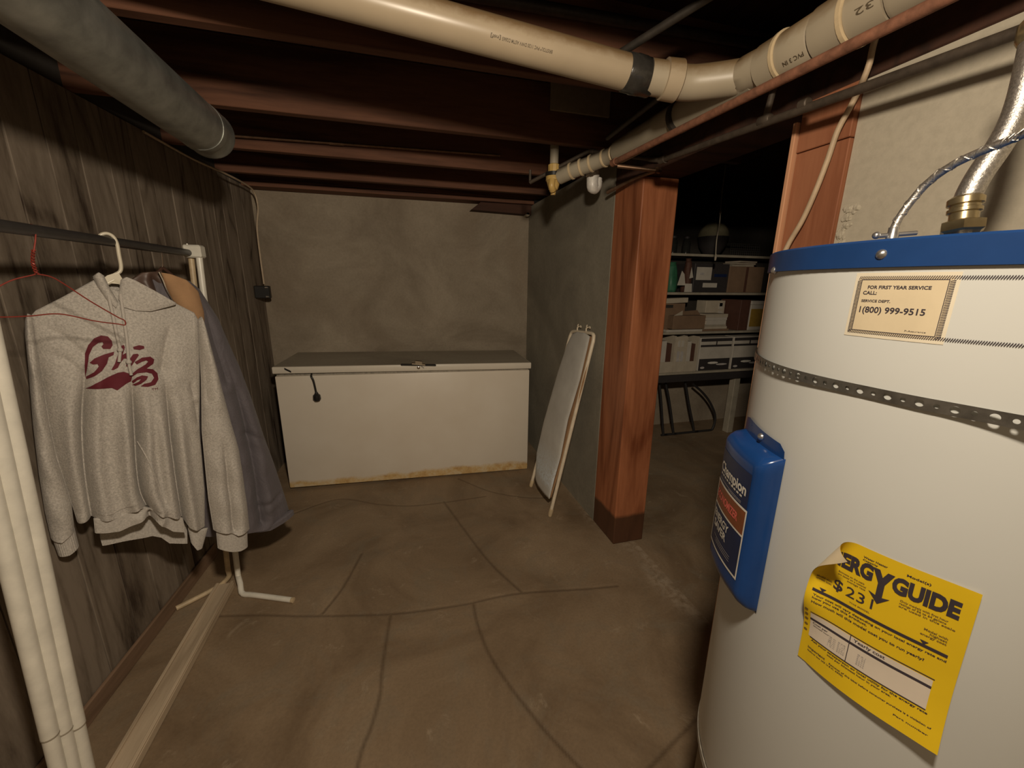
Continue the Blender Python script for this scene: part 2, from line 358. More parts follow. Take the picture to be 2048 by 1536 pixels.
def tube(path, r, n=12, cap=True, flat=None):
    p = np.array(path, float); k = len(p); r = np.full(k, r, float) if np.isscalar(r) else np.array(r, float)
    T = np.gradient(p, axis=0); T /= np.linalg.norm(T, axis=1)[:, None]+1e-12
    up = np.array([0, 0, 1.]) if abs(T[0][2]) < 0.9 else np.array([1., 0, 0])
    a = np.cross(T[0], up); a /= np.linalg.norm(a); V = []; ang = np.linspace(0, 2*PI, n, endpoint=False)
    for i in range(k):
        a = a-T[i]*(a@T[i]); a /= np.linalg.norm(a); b = np.cross(T[i], a)
        V.append(p[i]+r[i]*(np.cos(ang)[:, None]*a+np.sin(ang)[:, None]*b*(flat or 1)))
    V = np.concatenate(V); Fc = []
    for i in range(k-1):
        for j in range(n): Fc.append([i*n+j, i*n+(j+1) % n, (i+1)*n+(j+1) % n, (i+1)*n+j])
    if cap: Fc.append(list(range(n))[::-1]); Fc.append([(k-1)*n+j for j in range(n)])
    return V, Fc
def rod(a, b, r, n=14): return tube([a, b], r, n)
def prof(a, b, rs, n=24):
    # surface of revolution along a->b, rs = [(t, r)...]
    a = np.array(a, float); b = np.array(b, float)
    d = (b-a)/np.linalg.norm(b-a); up = np.array([0, 0, 1.]) if abs(d[2]) < 0.9 else np.array([1., 0, 0])
    u = np.cross(d, up); u /= np.linalg.norm(u); w = np.cross(d, u); ang = np.linspace(0, 2*PI, n, endpoint=False); V = []; Fc = []
    for t, r in rs: V.append(a+(b-a)*t+r*(np.cos(ang)[:, None]*u+np.sin(ang)[:, None]*w))
    k = len(rs)
    for i in range(k-1):
        for j in range(n): Fc.append([i*n+j, i*n+(j+1) % n, (i+1)*n+(j+1) % n, (i+1)*n+j])
    Fc.append(list(range(n))[::-1]); Fc.append([(k-1)*n+j for j in range(n)])
    return np.concatenate(V), Fc
def sphere(c, r, n=14, m=9, sz=1.0):
    return prof((c[0], c[1], c[2]-r*sz), (c[0], c[1], c[2]+r*sz), [((1-math.cos(PI*i/m))/2, max(1e-4, r*math.sin(PI*i/m))) for i in range(m+1)], n)
def prism(poly, ux, uy, un, org, th):
    # polygon (2D) extruded by th along un
    org, ux, uy, un = [np.array(q, float) for q in (org, ux, uy, un)]; n = len(poly)
    a = np.array([org+ux*x+uy*y for x, y in poly]); b = a+un*th
    tri = tessellate_polygon([[Vector((x, y, 0)) for x, y in poly]])
    Fc = [list(t) for t in tri]+[[i+n for i in t][::-1] for t in tri]+[[i, (i+1) % n, (i+1) % n+n, i+n] for i in range(n)]
    bm = bmesh.new(); vs = [bm.verts.new(tuple(q)) for q in np.vstack([a, b])]
    for q in Fc:
        try: bm.faces.new([vs[i] for i in q])
        except ValueError: pass
    bmesh.ops.recalc_face_normals(bm, faces=bm.faces); return from_bm(bm)
_tc = {}
def text2d(s, size=1.0, weight=0.0, align='LEFT'):
    key = (s, weight, align)
    if key not in _tc:
        cu = bpy.data.curves.new('t', 'FONT'); cu.body = s; cu.size = 1.0; cu.offset = weight; cu.align_x = align; cu.resolution_u = 3
        to = bpy.data.objects.new('t', cu); COL.objects.link(to)
        dg = bpy.context.evaluated_depsgraph_get(); me = to.evaluated_get(dg).to_mesh()
        v = np.array([q.co[:] for q in me.vertices]); f = [list(p.vertices) for p in me.polygons]
        to.evaluated_get(dg).to_mesh_clear(); bpy.data.objects.remove(to); bpy.data.curves.remove(cu)
        _tc[key] = (v, f)
    v, f = _tc[key]; return v[:, :2]*size, f
def text_fit(s, x0, x1, yb, h, weight=0.0):
    # text stretched to span x0..x1 with capital height about h, baseline yb
    v, f = text2d(s, 1.0, weight); w0, w1 = v[:, 0].min(), v[:, 0].max()
    q = np.empty_like(v); q[:, 0] = x0+(v[:, 0]-w0)/(w1-w0)*(x1-x0); q[:, 1] = yb+v[:, 1]/0.7*h
    return q, f
def grid2(x0, x1, y0, y1, nx, ny):
    V = [(x0+(x1-x0)*i/nx, y0+(y1-y0)*j/ny) for j in range(ny+1) for i in range(nx+1)]
    Fc = [[j*(nx+1)+i, j*(nx+1)+i+1, (j+1)*(nx+1)+i+1, (j+1)*(nx+1)+i] for j in range(ny) for i in range(nx)]
    return np.array(V), Fc
def subdiv2(v, f, maxlen):
    bm = bmesh.new(); vs = [bm.verts.new((q[0], q[1], 0)) for q in v]
    for t in f:
        try: bm.faces.new([vs[i] for i in t])
        except ValueError: pass
    bmesh.ops.triangulate(bm, faces=list(bm.faces))
    for _ in range(6):
        es = [e for e in bm.edges if e.calc_length() > maxlen]
        if not es: break
        bmesh.ops.subdivide_edges(bm, edges=es, cuts=1, use_grid_fill=False); bmesh.ops.triangulate(bm, faces=[q for q in bm.faces if len(q.verts) > 3])
    r = from_bm(bm); return r[0][:, :2], r[1]
def poly2(pts):
    tri = tessellate_polygon([[Vector((x, y, 0)) for x, y in pts]]); return np.array(pts, float), [list(t) for t in tri]

# ---------------------------------------------------------------- the room
WX = 1.15                                   # face of the right-hand wall line
def lw(y): return -1.17+(y-0.5)*(0.17/3.1)  # face of the left wall
JOINTS = [[(440, 1231), (524, 1229), (599, 1231), (690, 1230), (781, 1227), (855, 1219), (938, 1206), (1000, 1192), (1056, 1184), (1168, 1177), (1235, 1171)],
 [(781, 1229), (775, 1264), (764, 1335), (760, 1384), (744, 1446), (727, 1488), (713, 1536), (690, 1620)],
 [(723, 1107), (686, 1173), (644, 1227)], [(888, 1003), (926, 1055), (980, 1124), (1043, 1183)],
 [(947, 1207), (954, 1243), (976, 1301), (1012, 1359), (1056, 1417), (1101, 1471), (1163, 1536), (1240, 1620)],
 [(1400, 1430), (1382, 1448), (1346, 1484), (1297, 1536), (1240, 1600)],
 [(582, 1028), (677, 998), (756, 1008), (822, 1011), (897, 1003), (971, 992)], [(917, 957), (980, 982), (1047, 994), (1096, 995)]]
def build_floor():
    xs = np.arange(-1.18, 1.30, 0.0068); ys = np.arange(0.75, 3.62, 0.0068)
    X, Y = np.meshgrid(xs, ys); D = np.full(X.shape, 9.0)
    for ln in JOINTS:
        p = smooth_path([at(x, y, 2, 0)[:2].tolist()+[0] for x, y in ln], 60)[:, :2]
        for a, b in zip(p[:-1], p[1:]):
            ab = b-a; L2 = ab@ab
            t = np.clip(((X-a[0])*ab[0]+(Y-a[1])*ab[1])/L2, 0, 1)
            D = np.minimum(D, np.hypot(X-a[0]-t*ab[0], Y-a[1]-t*ab[1]))
    Z = -0.0035*np.exp(-(D/0.008)**2)
    nx, ny = len(xs), len(ys)
    V = np.stack([X, Y, Z], -1).reshape(-1, 3)
    idx = np.arange(nx*ny).reshape(ny, nx)
    Fc = np.stack([idx[:-1, :-1], idx[:-1, 1:], idx[1:, 1:], idx[1:, :-1]], -1).reshape(-1, 4).tolist()
    x0, x1, y0, y1 = xs[0], xs[-1], ys[0], ys[-1]
    n = len(V); ext = [(-1.6, -1.6), (4.7, -1.6), (4.7, 3.75), (-1.6, 3.75)]
    V = np.vstack([V, [(x, y, 0) for x, y in ext]])
    Fc += [[n, n+1, idx[0, -1], idx[0, 0]], [n+1, n+2, idx[-1, -1], idx[0, -1]], [n+2, n+3, idx[-1, 0], idx[-1, -1]], [n+3, n, idx[0, 0], idx[-1, 0]]]
    o = obj('floor', (V, Fc), 'floor', kind='structure')
    jd = np.concatenate([(0.5*np.exp(-(D/0.0065)**2)).ravel(), np.zeros(4)])
    a = o.data.attributes.new('joint_dirt', 'FLOAT', 'POINT'); a.data.foreach_set('value', jd.astype(np.float32))
    # pale crust of old mortar along the wall line by the doorway
    cr = np.zeros(X.shape)
    pts = [at(x, y, 2, 0)[:2] for x, y in ((1130, 950), (1170, 1005), (1185, 1030))]+[at(x, y, 2, 0)[:2] for x, y in ((1290, 1110), (1320, 1160), (1360, 1200), (1400, 1230))]
    for a_, b_ in list(zip(pts[:-1], pts[1:])):
        ab = b_-a_; t = np.clip(((X-a_[0])*ab[0]+(Y-a_[1])*ab[1])/(ab@ab), 0, 1)
        cr = np.maximum(cr, np.exp(-(np.hypot(X-a_[0]-t*ab[0], Y-a_[1]-t*ab[1])/0.06)**2))
    a = o.data.attributes.new('pale_crust', 'FLOAT', 'POINT'); a.data.foreach_set('value', np.concatenate([cr.ravel(), np.zeros(4)]).astype(np.float32))
build_floor()

# left wall: vertical boards on a near-black backing, bare above them as painted shade
YL0, YL1 = -1.5, 3.6
wl = obj('wall_left', hexa([(lw(YL0)-0.10, YL0, 0), (lw(YL0)-0.008, YL0, 0), (lw(YL1)-0.008, YL1, 0), (lw(YL1)-0.10, YL1, 0),
                            (lw(YL0)-0.10, YL0, 2.4), (lw(YL0)-0.008, YL0, 2.4), (lw(YL1)-0.008, YL1, 2.4), (lw(YL1)-0.10, YL1, 2.4)]), 'shade_black', kind='structure')
edges = [-1.5, -1.3, -1.05, -0.8, -0.62, -0.4, -0.12, 0.12, 0.3, 0.55, 0.78, 0.93, 1.14, 1.29, 1.41, 1.548, 1.70, 1.845, 1.985, 2.135, 2.29, 2.41, 2.55, 2.70, 2.824, 2.97, 3.10, 3.26, 3.41, 3.6]
for a, b in zip(edges[:-1], edges[1:]):
    a2, b2 = a+0.0022, b-0.0022; pr = random.uniform(0, 0.002)
    c = [(lw(a2)-0.012, a2, 0.002), (lw(a2)+pr-0.001, a2, 0.002), (lw(b2)+pr-0.001, b2, 0.002), (lw(b2)-0.012, b2, 0.002)]
    obj('board', hexa([*c, *[(x, y, 2.148) for x, y, z in c]], 0.0018), 'panel', wl)
def lbase(y0, y1):
    c = [(lw(y0)+0.001, y0, 0.001), (lw(y0)+0.015, y0, 0.001), (lw(y1)+0.015, y1, 0.001), (lw(y1)+0.001, y1, 0.001)]
    return hexa([*c, *[(x, y, 0.075) for x, y, z in c]], 0.004)
obj('baseboard_left', lbase(-1.5, 2.32), 'base', kind='structure')

def conc_wall(name, f, m): return obj(name, f, m, kind='structure')
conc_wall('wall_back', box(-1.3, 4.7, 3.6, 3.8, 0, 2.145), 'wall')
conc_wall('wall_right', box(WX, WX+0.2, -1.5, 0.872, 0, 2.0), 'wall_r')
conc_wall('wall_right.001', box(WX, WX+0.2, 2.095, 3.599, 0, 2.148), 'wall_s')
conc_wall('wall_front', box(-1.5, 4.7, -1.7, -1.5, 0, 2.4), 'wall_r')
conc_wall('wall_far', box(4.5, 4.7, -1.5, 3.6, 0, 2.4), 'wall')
# ceiling: subfloor planks over the joists
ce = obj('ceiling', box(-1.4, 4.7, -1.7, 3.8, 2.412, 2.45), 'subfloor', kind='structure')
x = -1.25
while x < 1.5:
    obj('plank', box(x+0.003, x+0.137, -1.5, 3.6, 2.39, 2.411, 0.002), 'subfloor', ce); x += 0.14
JY = [0.27, 0.84, 1.41, 1.99, 2.56, 3.09]
for k, y in enumerate(JY):
    nm = ['directly above the clothes rack front, out past the bulb', 'nearest the viewer, just short of the cream drain pipe',
          'with a dark pipe along its face', 'third from the back wall, above the sweatshirt',
          'second from the back wall, lit along its lower edge', 'last one before the back wall, lit along its lower edge'][k]
    obj('joist', box(-1.25, 1.85, y, y+0.04, 2.15, 2.39, 0.002), 'joist', label='reddish brown wooden ceiling joist, '+nm, cat='joist', loc=(0.3, y+0.02, 2.15), group='ceiling joists')
obj('trim_1', box(-1.2, 1.15, 3.46, 3.6, 2.146, 2.178, 0.002), 'joist', kind='structure')
obj('trim_2', box(-1.2, 1.9, 3.44, 3.478, 2.18, 2.39, 0.002), 'joist', kind='structure')
obj('trim_3', box(WX, WX+0.2, -1.5, 2.092, 2.002, 2.148, 0.003), 'dark_wood', kind='structure')  # beam given a darker wood colour in place of the drain's shadow
# doorway jamb: lower board, upper block, proud light stop
obj('trim_4', box(WX-0.012, WX+0.2, 0.874, 1.022, 0.001, 1.872, 0.002), 'jamb', kind='structure')
obj('trim_5', box(WX-0.015, WX+0.2, 0.874, 1.022, 1.874, 2.0, 0.002), 'jamb', kind='structure')
obj('trim_6', box(WX-0.026, WX+0.19, 1.024, 1.037, 0.001, 1.955, 0.002), 'jamb_l', kind='structure')

# post by the doorway, two timbers side by side
obj('support_post', box(1.15, 1.348, 1.83, 2.092, 0.001, 2.0, 0.006, 2), 'post', label='square reddish brown timber post with a dark wet foot beside the ironing board', cat='post', loc=(1.25, 1.96, 0))
# small slanted dark plate against the back wall top
obj('timber_offcut', prism([(0.62, 2.082), (0.70, 2.144), (1.14, 2.144), (1.14, 2.07)], (1, 0, 0), (0, 0, 1), (0, 1, 0), (0, 3.50, 0), 0.09), 'dark_wood',
    label='dark board with a slanted end under the last joist in the far right corner', cat='board', loc=(0.9, 3.5, 2.07))

# ---------------------------------------------------------------- duct
t = thing('round_duct', 'dark round galvanized air duct under the joists along the paneled wall', 'duct', (-0.638, 1.0, 2.03))
DC = np.array([-0.638, 0, 2.022])
dp = lambda y: DC+np.array([0, y, 0])
obj('pipe', prof(dp(-1.4), dp(1.83), [(0, 0.08), (1, 0.08)], 40), 'duct', t, True)
obj('end_collar', prof(dp(1.80), dp(1.905), [(0, 0.0815), (0.25, 0.083), (0.32, 0.0805), (0.9, 0.081), (0.95, 0.083), (1, 0.081), (1, 0.07)], 40), 'duct', t, True)
obj('seam', box(DC[0]-0.079, DC[0]-0.072, -1.4, 1.82, DC[2]-0.034, DC[2]-0.027, 0.002), 'duct', t)
obj('hanger_strap', prof(dp(0.86), dp(0.885), [(0, 0.082), (1, 0.082)], 40), 'galv', t, True)

# ---------------------------------------------------------------- drain pipes
t = thing('drain_pipe', 'cream plastic drain pipe running under the joists with a black taped joint and big elbow', 'pipe', (0.5, 1.1, 2.09))
PB = at(1276, 151, 1, 1.2); PA = at(1000, 77, 1, 1.2); PA = PB+(PA-PB)*((PB[0]+1.13)/(PB[0]-PA[0]))
ub = (PB-PA)/np.linalg.norm(PB-PA)
obj('pipe', prof(PA, PB, [(0, 0.0445), (1, 0.0445)], 32), 'pvc', t, True)
obj('tape', prof(PB-ub*0.045, PB+ub*0.045, [(0, 0.0455), (0.03, 0.0475), (0.3, 0.0482), (0.34, 0.0495), (0.62, 0.0488), (0.66, 0.0475), (0.97, 0.0475), (1, 0.0455)], 32), 'tape', t, True)
PC = np.array([0.865, 1.165, 2.075]); uc = (PC-PB)/np.linalg.norm(PC-PB)
PD = np.array([0.968, 1.07, 2.072]); PE = np.array([0.985, 0.95, 2.07])
ell = smooth_path([PB+uc*0.03, PB+uc*0.09, PC, PD*0.9+PC*0.1+np.array([0.01, 0.012, 0]), PD, PE], 22)
obj('elbow', tube(ell, 0.0445, 32), 'pvc_w', t, True)
a = PB+uc*0.075
obj('coupling', prof(a, a+uc*0.05, [(0, 0.045), (0.02, 0.0515), (0.9, 0.053), (1, 0.045)], 32), 'pvc', t, True)
MX, MZ = 0.985, 2.068
mp = lambda y: np.array([MX+0.012*(1.0-y), y, MZ])
obj('collar', prof(mp(1.02), mp(0.955), [(0, 0.047), (0.05, 0.0555), (0.95, 0.0555), (1, 0.05)], 36), 'pvc_w', t, True)
obj('glue_ring', prof(mp(0.966), mp(0.952), [(0, 0.05), (0.2, 0.0585), (0.8, 0.0585), (1, 0.05)], 36), 'glue', t, True)
obj('fitting', prof(mp(0.952), mp(0.87), [(0, 0.0535), (0.96, 0.0545), (1, 0.0525)], 36), 'pvc_w', t, True)
obj('fitting', prof(mp(0.866), mp(0.795), [(0, 0.0525), (0.04, 0.058), (0.96, 0.059), (1, 0.054)], 36), 'pvc_w', t, True)
obj('glue_ring', prof(mp(0.80), mp(0.785), [(0, 0.05), (0.2, 0.062), (0.8, 0.062), (1, 0.05)], 36), 'glue', t, True)
obj('main_pipe', prof(mp(0.785), mp(0.715), [(0, 0.057), (1, 0.0572)], 36), 'pvc_w', t, True)
obj('main_pipe', prof(mp(0.711), mp(-1.45), [(0, 0.055), (0.004, 0.0575), (1, 0.0575)], 36), 'pvc_w', t, True)
# back run of the drain, grimy, to the banded bend over the traps
fb = np.array([1.0, 1.80, 2.082])
obj('rear_pipe', prof(fb, np.array([0.985, 1.05, 2.072]), [(0, 0.05), (1, 0.05)], 32), 'pvc_dk', t, True)
bend = smooth_path([fb+np.array([0, -0.05, 0]), fb, (0.985, 1.90, 2.08), (0.93, 1.985, 2.065), (0.875, 2.045, 2.048), (0.83, 2.10, 2.03)], 24)
obj('bend', tube(bend, 0.036, 24), 'pvc_dk', t, True)
for k in (5, 9, 13, 16, 19):
    q, d = bend[k], bend[k+1]-bend[k]; d /= np.linalg.norm(d)
    obj('band', prof(q-d*0.006, q+d*0.006, [(0, 0.036), (0.2, 0.040), (0.8, 0.040), (1, 0.036)], 24), 'glue', t, True)
obj('hanger_band', prof(mp(1.36), mp(1.375), [(0, 0.052), (1, 0.052)], 28), 'blackpipe', t, True)
# printed line on the cream pipe, upside down as it hangs
def pipe_print(A, B, R, s0, s1, ang, word, h, mat, par, flip=True, name='lettering'):
    A = np.array(A); B = np.array(B); d = (B-A)/np.linalg.norm(B-A); toc = CAM-(A+d*(s0+s1)/2); toc -= d*(toc@d); toc /= np.linalg.norm(toc)
    up = np.array([0, 0, 1.]); up -= toc*(up@toc); up -= d*(up@d); up /= np.linalg.norm(up)
    q, f = text_fit(word, 0, abs(s1-s0), -h/2, h, 0.01); q, f = subdiv2(q, f, 0.02)
    if flip: q = -q+np.array([abs(s1-s0), 0])
    V = []
    for x_, y_ in q:
        th = ang+y_/R; V.append(A+d*(s0+x_)+(R+0.0004)*(math.cos(th)*toc+math.sin(th)*up))
    return obj(name, (V, f), mat, par)
sA = lambda X: (X-PA[0])/ub[0]
pipe_print(PA, PB, 0.0446, sA(0.292), sA(0.428), 0.02, 'BRISTOL* PVC 1120 DWV ASTM D2665', 0.0072, 'print', t)
pipe_print(PA, PB, 0.0446, sA(0.262), sA(0.288), 0.02, '[nsf]', 0.0072, 'print', t)
pipe_print(mp(0.952), mp(0.87), 0.0552, 0.022, 0.075, -0.25, 'PVC 3 IN', 0.010, 'print', t)
pipe_print(mp(0.785), mp(0.715), 0.0574, 0.025, 0.06, 0.1, '32', 0.012, 'print', t)

t = thing('drain_trap', 'yellowed plastic drain trap hanging below the small pipe in the far corner', 'trap', (0.86, 2.27, 1.95))
yt = at(1108, 330, 1, 2.12)
cy = np.array([yt[0], 2.12, -0.008])
z_ = lambda z: cy+np.array([0, 0, z])
obj('riser', prof(z_(2.38), z_(2.055), [(0, 0.022), (1, 0.022)], 18), 'pvc_dk', t, True)
obj('nut', prof(z_(2.10), z_(2.055), [(0, 0.024), (0.1, 0.03), (0.9, 0.03), (1, 0.024)], 12), 'ytrap', t)
obj('bowl', prof(z_(2.058), z_(1.955), [(0, 0.034), (0.1, 0.040), (0.35, 0.040), (0.37, 0.036), (0.75, 0.024), (0.8, 0.014), (0.82, 0.015), (1, 0.012)], 20), 'ytrap', t, True)
obj('collar', prof(z_(2.062)+np.array([0.0, 0.0, 0]), z_(2.04), [(0, 0.034), (0.1, 0.0425), (0.9, 0.0425), (1, 0.034)], 20), 'black', t, True)
sb = smooth_path([z_(2.02)+np.array([-.018, -.028, 0]), z_(1.99)+np.array([-.022, -.034, 0]), z_(1.972)+np.array([-.01, -.022, 0])], 10)
obj('side_arm', tube(sb, 0.017, 14), 'ytrap', t, True)
t = thing('drain_trap', 'white plastic drain trap hanging beside the timber post under the banded pipe', 'trap', (1.03, 2.1, 1.98))
wt = at(1186, 338, 1, 2.085); wz = lambda z, dx=0, dy=0: np.array([wt[0]+dx*1.1, 2.085+dy, 0.022+ 1.975+(z-1.975)*1.08])
obj('riser', prof(wz(2.38, 0.0), wz(2.06), [(0, 0.02), (1, 0.02)], 18), 'pvc_dk', t, True)
obj('nut', prof(wz(2.045), wz(2.012), [(0, 0.029), (0.15, 0.035), (0.85, 0.035), (1, 0.029)], 14), 'wtrap', t, True)
ub_ = smooth_path([wz(2.03), wz(2.0, -0.002, -0.005), wz(1.972, 0.0, -0.006), wz(1.962, 0.012, 0.0), wz(1.975, 0.026, 0.006), wz(2.0, 0.03, 0.008)], 18)
obj('bend', tube(ub_, [0.031]*4+[0.030]*6+[0.026]*8, 18), 'wtrap', t, True)
obj('nut', prof(wz(2.015, 0.03, 0.008), wz(1.99, 0.03, 0.008), [(0, 0.02), (0.15, 0.024), (0.85, 0.024), (1, 0.02)], 14), 'wtrap', t, True)

# water pipes
def pipe_thing(name, label, parts, mat, cat='pipe'):
    t = thing(name, label, cat, tuple(np.array(parts[0][1][0])))
    for nm, pth, r, mt in parts: obj(nm, tube(pth, r, 16) if len(pth) != 2 else rod(pth[0], pth[1], r, 16), mt or mat, t, True)
    return t
RX = 0.90
ra, rb = at(1228, 325, 0, RX), at(1885, 0, 0, RX)
d_ = (rb-ra)/np.linalg.norm(rb-ra)
pipe_thing('rusty_pipe', 'rusty brown iron pipe running beneath the big drain toward the white trap', [('pipe', [ra, rb+d_*1.6], 0.0115, None), ('end_nut', [ra-d_*0.01, ra+d_*0.02], 0.015, None)], 'rust')
GX = 1.02
ga, gb = at(1325, 320, 0, GX), at(2048, 60, 0, GX)
g_ = (gb-ga)/np.linalg.norm(gb-ga)
t = pipe_thing('gas_pipe', 'long thin dark iron pipe crossing in front of the concrete wall above the heater', [('pipe', [ga, gb+g_*1.5], 0.0105, None), ('elbow', [ga-g_*0.012, ga+g_*0.02], 0.0145, None)], 'iron')
gs = at(1530, 241, 0, GX)
obj('branch', rod(gs, gs+np.array([0.02, 0.0, 0.12]), 0.0085), 'iron', t, True)
obj('tee', prof(gs-g_*0.02, gs+g_*0.02, [(0, 0.011), (0.1, 0.0145), (0.9, 0.0145), (1, 0.011)], 14), 'iron', t, True)
obj('coupling', prof(at(1600, 212, 0, GX), at(1618, 205, 0, GX), [(0, 0.011), (0.1, 0.0135), (0.9, 0.0135), (1, 0.011)], 14), 'iron', t, True)
c0, c1, c2, c3 = at(1060, 365, 1, 2.22), at(1178, 302, 1, 1.99), at(1300, 318, 1, 1.76), at(1322, 320, 1, 1.70)
pipe_thing('water_pipe', 'small dark pipe bending across the banded drain bend in front of both traps', [('pipe', smooth_path([c0, c0*0.5+c1*0.5, c1*0.93+c0*0.07, c1*0.97+c2*0.03, c1*0.9+c2*0.1, c1*0.5+c2*0.5, c2, c3], 40), 0.0095, None),
    ('sleeve', [c1*0.97+c2*0.03, c1*0.9+c2*0.1], 0.0125, None), ('sleeve', [c2*1.0, c3], 0.0125, None), ('stub', [c0, c0+np.array([0, 0, 0.06])], 0.007, None)], 'iron')
e0, e1, e2 = at(1235, 332, 1, 1.80), at(1312, 341, 1, 1.72), at(1215, 385, 1, 2.05)
pipe_thing('water_pipe', 'short copper pipe with an elbow just above the timber post', [('pipe', [e0, e1], 0.0085, None), ('elbow', [e1-np.array([0.004, 0.01, 0]), e1+np.array([0.016, -0.004, 0.0])], 0.0125, None),
    ('lower_pipe', smooth_path([e1, e1*0.6+e2*0.4+np.array([0, 0, 0.008]), e2], 14), 0.0085, None)], 'copper')
i0, i1 = at(1000, 0, 1, 1.375), at(1510, 88, 1, 1.375)
i_ = (i1-i0)/np.linalg.norm(i1-i0)
pipe_thing('iron_pipe', 'dark iron pipe along the face of the joist above the drain', [('pipe', [i0-i_*0.7, i1+i_*0.05], 0.0165, None), ('coupling', [i1-i_*0.02, i1+i_*0.02], 0.0205, None)], 'blackpipe')
pipe_thing('iron_pipe', 'black slanting pipe crossing up between the joists behind the drain', [('pipe', [at(1238, 108, 2, 2.158), at(1420, 0, 2, 2.20)+np.array([0.02, -0.06, 0.01])], 0.011, None)], 'blackpipe')
pipe_thing('iron_pipe', 'black thin pipe beside the grimy rear drain run, left of it', [('pipe', [at(1318, 196, 2, 2.12), at(1215, 276, 2, 2.12)], 0.010, None)], 'blackpipe')

l0, l1 = at(470, 272, 1, 2.53), at(1000, 311, 1, 2.53)
pipe_thing('copper_pipe', 'thin copper pipe running along beneath the joists toward the yellowed trap', [('pipe', [l0, l1], 0.007, None), ('coupling', [l0*0.68+l1*0.32, l0*0.63+l1*0.37], 0.0095, None)], 'copper')
q0, q1 = at(1102, 160, 1, 1.982), at(1218, 236, 1, 1.982)
obj('cover_plate', box(q0[0], q1[0], 1.976, 1.988, q1[2], q0[2], 0.002), 'stand', label='dark grey plate fixed to the joist face behind the taped drain joint', cat='plate', loc=(q0[0], 1.98, q1[2]))
# cable down the jamb
pth = [at(x, y, 0, v) for x, y, v in ((1750, 80, 1.10), (1738, 130, 1.105), (1720, 175, 1.112), (1700, 215, 1.113), (1675, 262, 1.112), (1655, 320, 1.112), (1632, 380, 1.112), (1605, 440, 1.112), (1575, 492, 1.112), (1545, 560, 1.10))]
obj('electric_cable', tube(smooth_path([(1.06, 0.78, 2.12)]+pth, 60), 0.0068, 12), 'cable_w', smooth=True, label='cream electric cable draped down the wooden jamb behind the heater', cat='cable', loc=tuple(pth[5]))
pl = [(lw(2.3)+0.03, 2.35, 2.13), (lw(2.75)+0.02, 2.75, 2.13), at(452, 348, 1, 2.95), at(490, 368, 1, 3.25), at(508, 384, 1, 3.40), at(516, 415, 1, 3.42), at(514, 455, 1, 3.42), at(520, 510, 1, 3.42), at(528, 568, 1, 3.42)]
obj('electric_cable', tube(smooth_path(pl, 60), 0.0058, 10), 'cable', smooth=True, label='thin tan electric cable dropping to the black outlet in the back left corner', cat='cable', loc=tuple(pl[6]))
ob = at(531, 584, 1, 3.41)
t = thing('outlet_box', 'small black outlet box at the end of the paneled wall', 'outlet', tuple(ob))
obj('box', box(lw(3.4)+0.004, ob[0]+0.035, 3.385, 3.425, ob[2]-0.045, ob[2]+0.045, 0.005), 'black', t)
for dz in (-0.033, 0.033): obj('clip', box(ob[0]+0.005, ob[0]+0.025, 3.379, 3.386, ob[2]+dz-0.006, ob[2]+dz+0.006, 0.002), 'chrome', t)
for k, (x_, y_) in enumerate(((1056, 428), (1078, 424))):
    q = at(x_, y_, 1, 3.5); obj('pipe_stub', prof(q, q+np.array([0.0, 0.099, 0.0]), [(0, 0.012), (0.05, 0.019), (0.3, 0.019), (0.34, 0.013), (1, 0.013)], 16), 'pvc_dk', smooth=True,
        label=['capped grey pipe stub in the far right corner under the joists', 'capped grey pipe stub right of the other, by the yellowed trap shadow'][k], cat='pipe', loc=tuple(q))
# ---------------------------------------------------------------- chest freezer
fl, fr = np.array([-0.846, 2.984, 0]), np.array([0.962, 2.889, 0])
fx = (fr-fl)/np.linalg.norm(fr-fl); fy = np.array([-fx[1], fx[0], 0]); FL = np.linalg.norm(fr-fl); FD = 0.60
fp = lambda a, b, z: fl+fx*a+fy*b+np.array([0, 0, z])
def fbox(a0, a1, b0, b1, z0, z1, bev=0.0, dz=0.0, seg=1):
    # dz lifts the left end
    c = [fp(a0, b0, z0+dz), fp(a1, b0, z0), fp(a1, b1, z0), fp(a0, b1, z0+dz), fp(a0, b0, z1+dz), fp(a1, b0, z1), fp(a1, b1, z1), fp(a0, b1, z1+dz)]
    return hexa(c, bev, seg)
t = thing('chest_freezer', 'long white chest freezer with rust stained foot against the back wall', 'freezer', tuple(fp(FL/2, FD/2, 0)))
obj('body', fbox(0.004, FL-0.004, 0.012, FD, 0.004, 0.845, 0.008, 0.018, 2), 'freezer', t, True)
obj('gasket', fbox(0.015, FL-0.015, 0.022, FD-0.01, 0.846, 0.856, 0.0, 0.018), 'foil', t)
obj('lid', fbox(-0.004, FL+0.006, 0.0, FD+0.004, 0.857, 0.905, 0.007, 0.026, 2), 'white_metal', t, True)
obj('lid_top', fbox(0.004, FL-0.002, 0.008, FD-0.004, 0.9052, 0.9062, 0.0, 0.026), 'lid_grey', t)  # separate thin sheet over the lid in a darker grey
h = obj('latch_handle', fbox(0.84, 1.09, -0.012, 0.012, 0.903, 0.916, 0.004, 0.012), 'black', t)
obj('latch_plate', fbox(0.915, 1.015, -0.016, 0.02, 0.910, 0.926, 0.004, 0.012), 'chrome', h)
obj('latch_tab', fbox(0.94, 0.995, -0.02, -0.008, 0.918, 0.946, 0.004, 0.008), 'chrome', h)
obj('lock', prof(fp(0.964, -0.006, 0.895), fp(0.964, 0.002, 0.895), [(0, 0.008), (0.2, 0.011), (1, 0.011)], 14), 'chrome', t, True)
obj('key_guide', fbox(0.985, 1.003, -0.003, 0.001, 0.886, 0.896, 0.001, 0.011), 'steel', t)
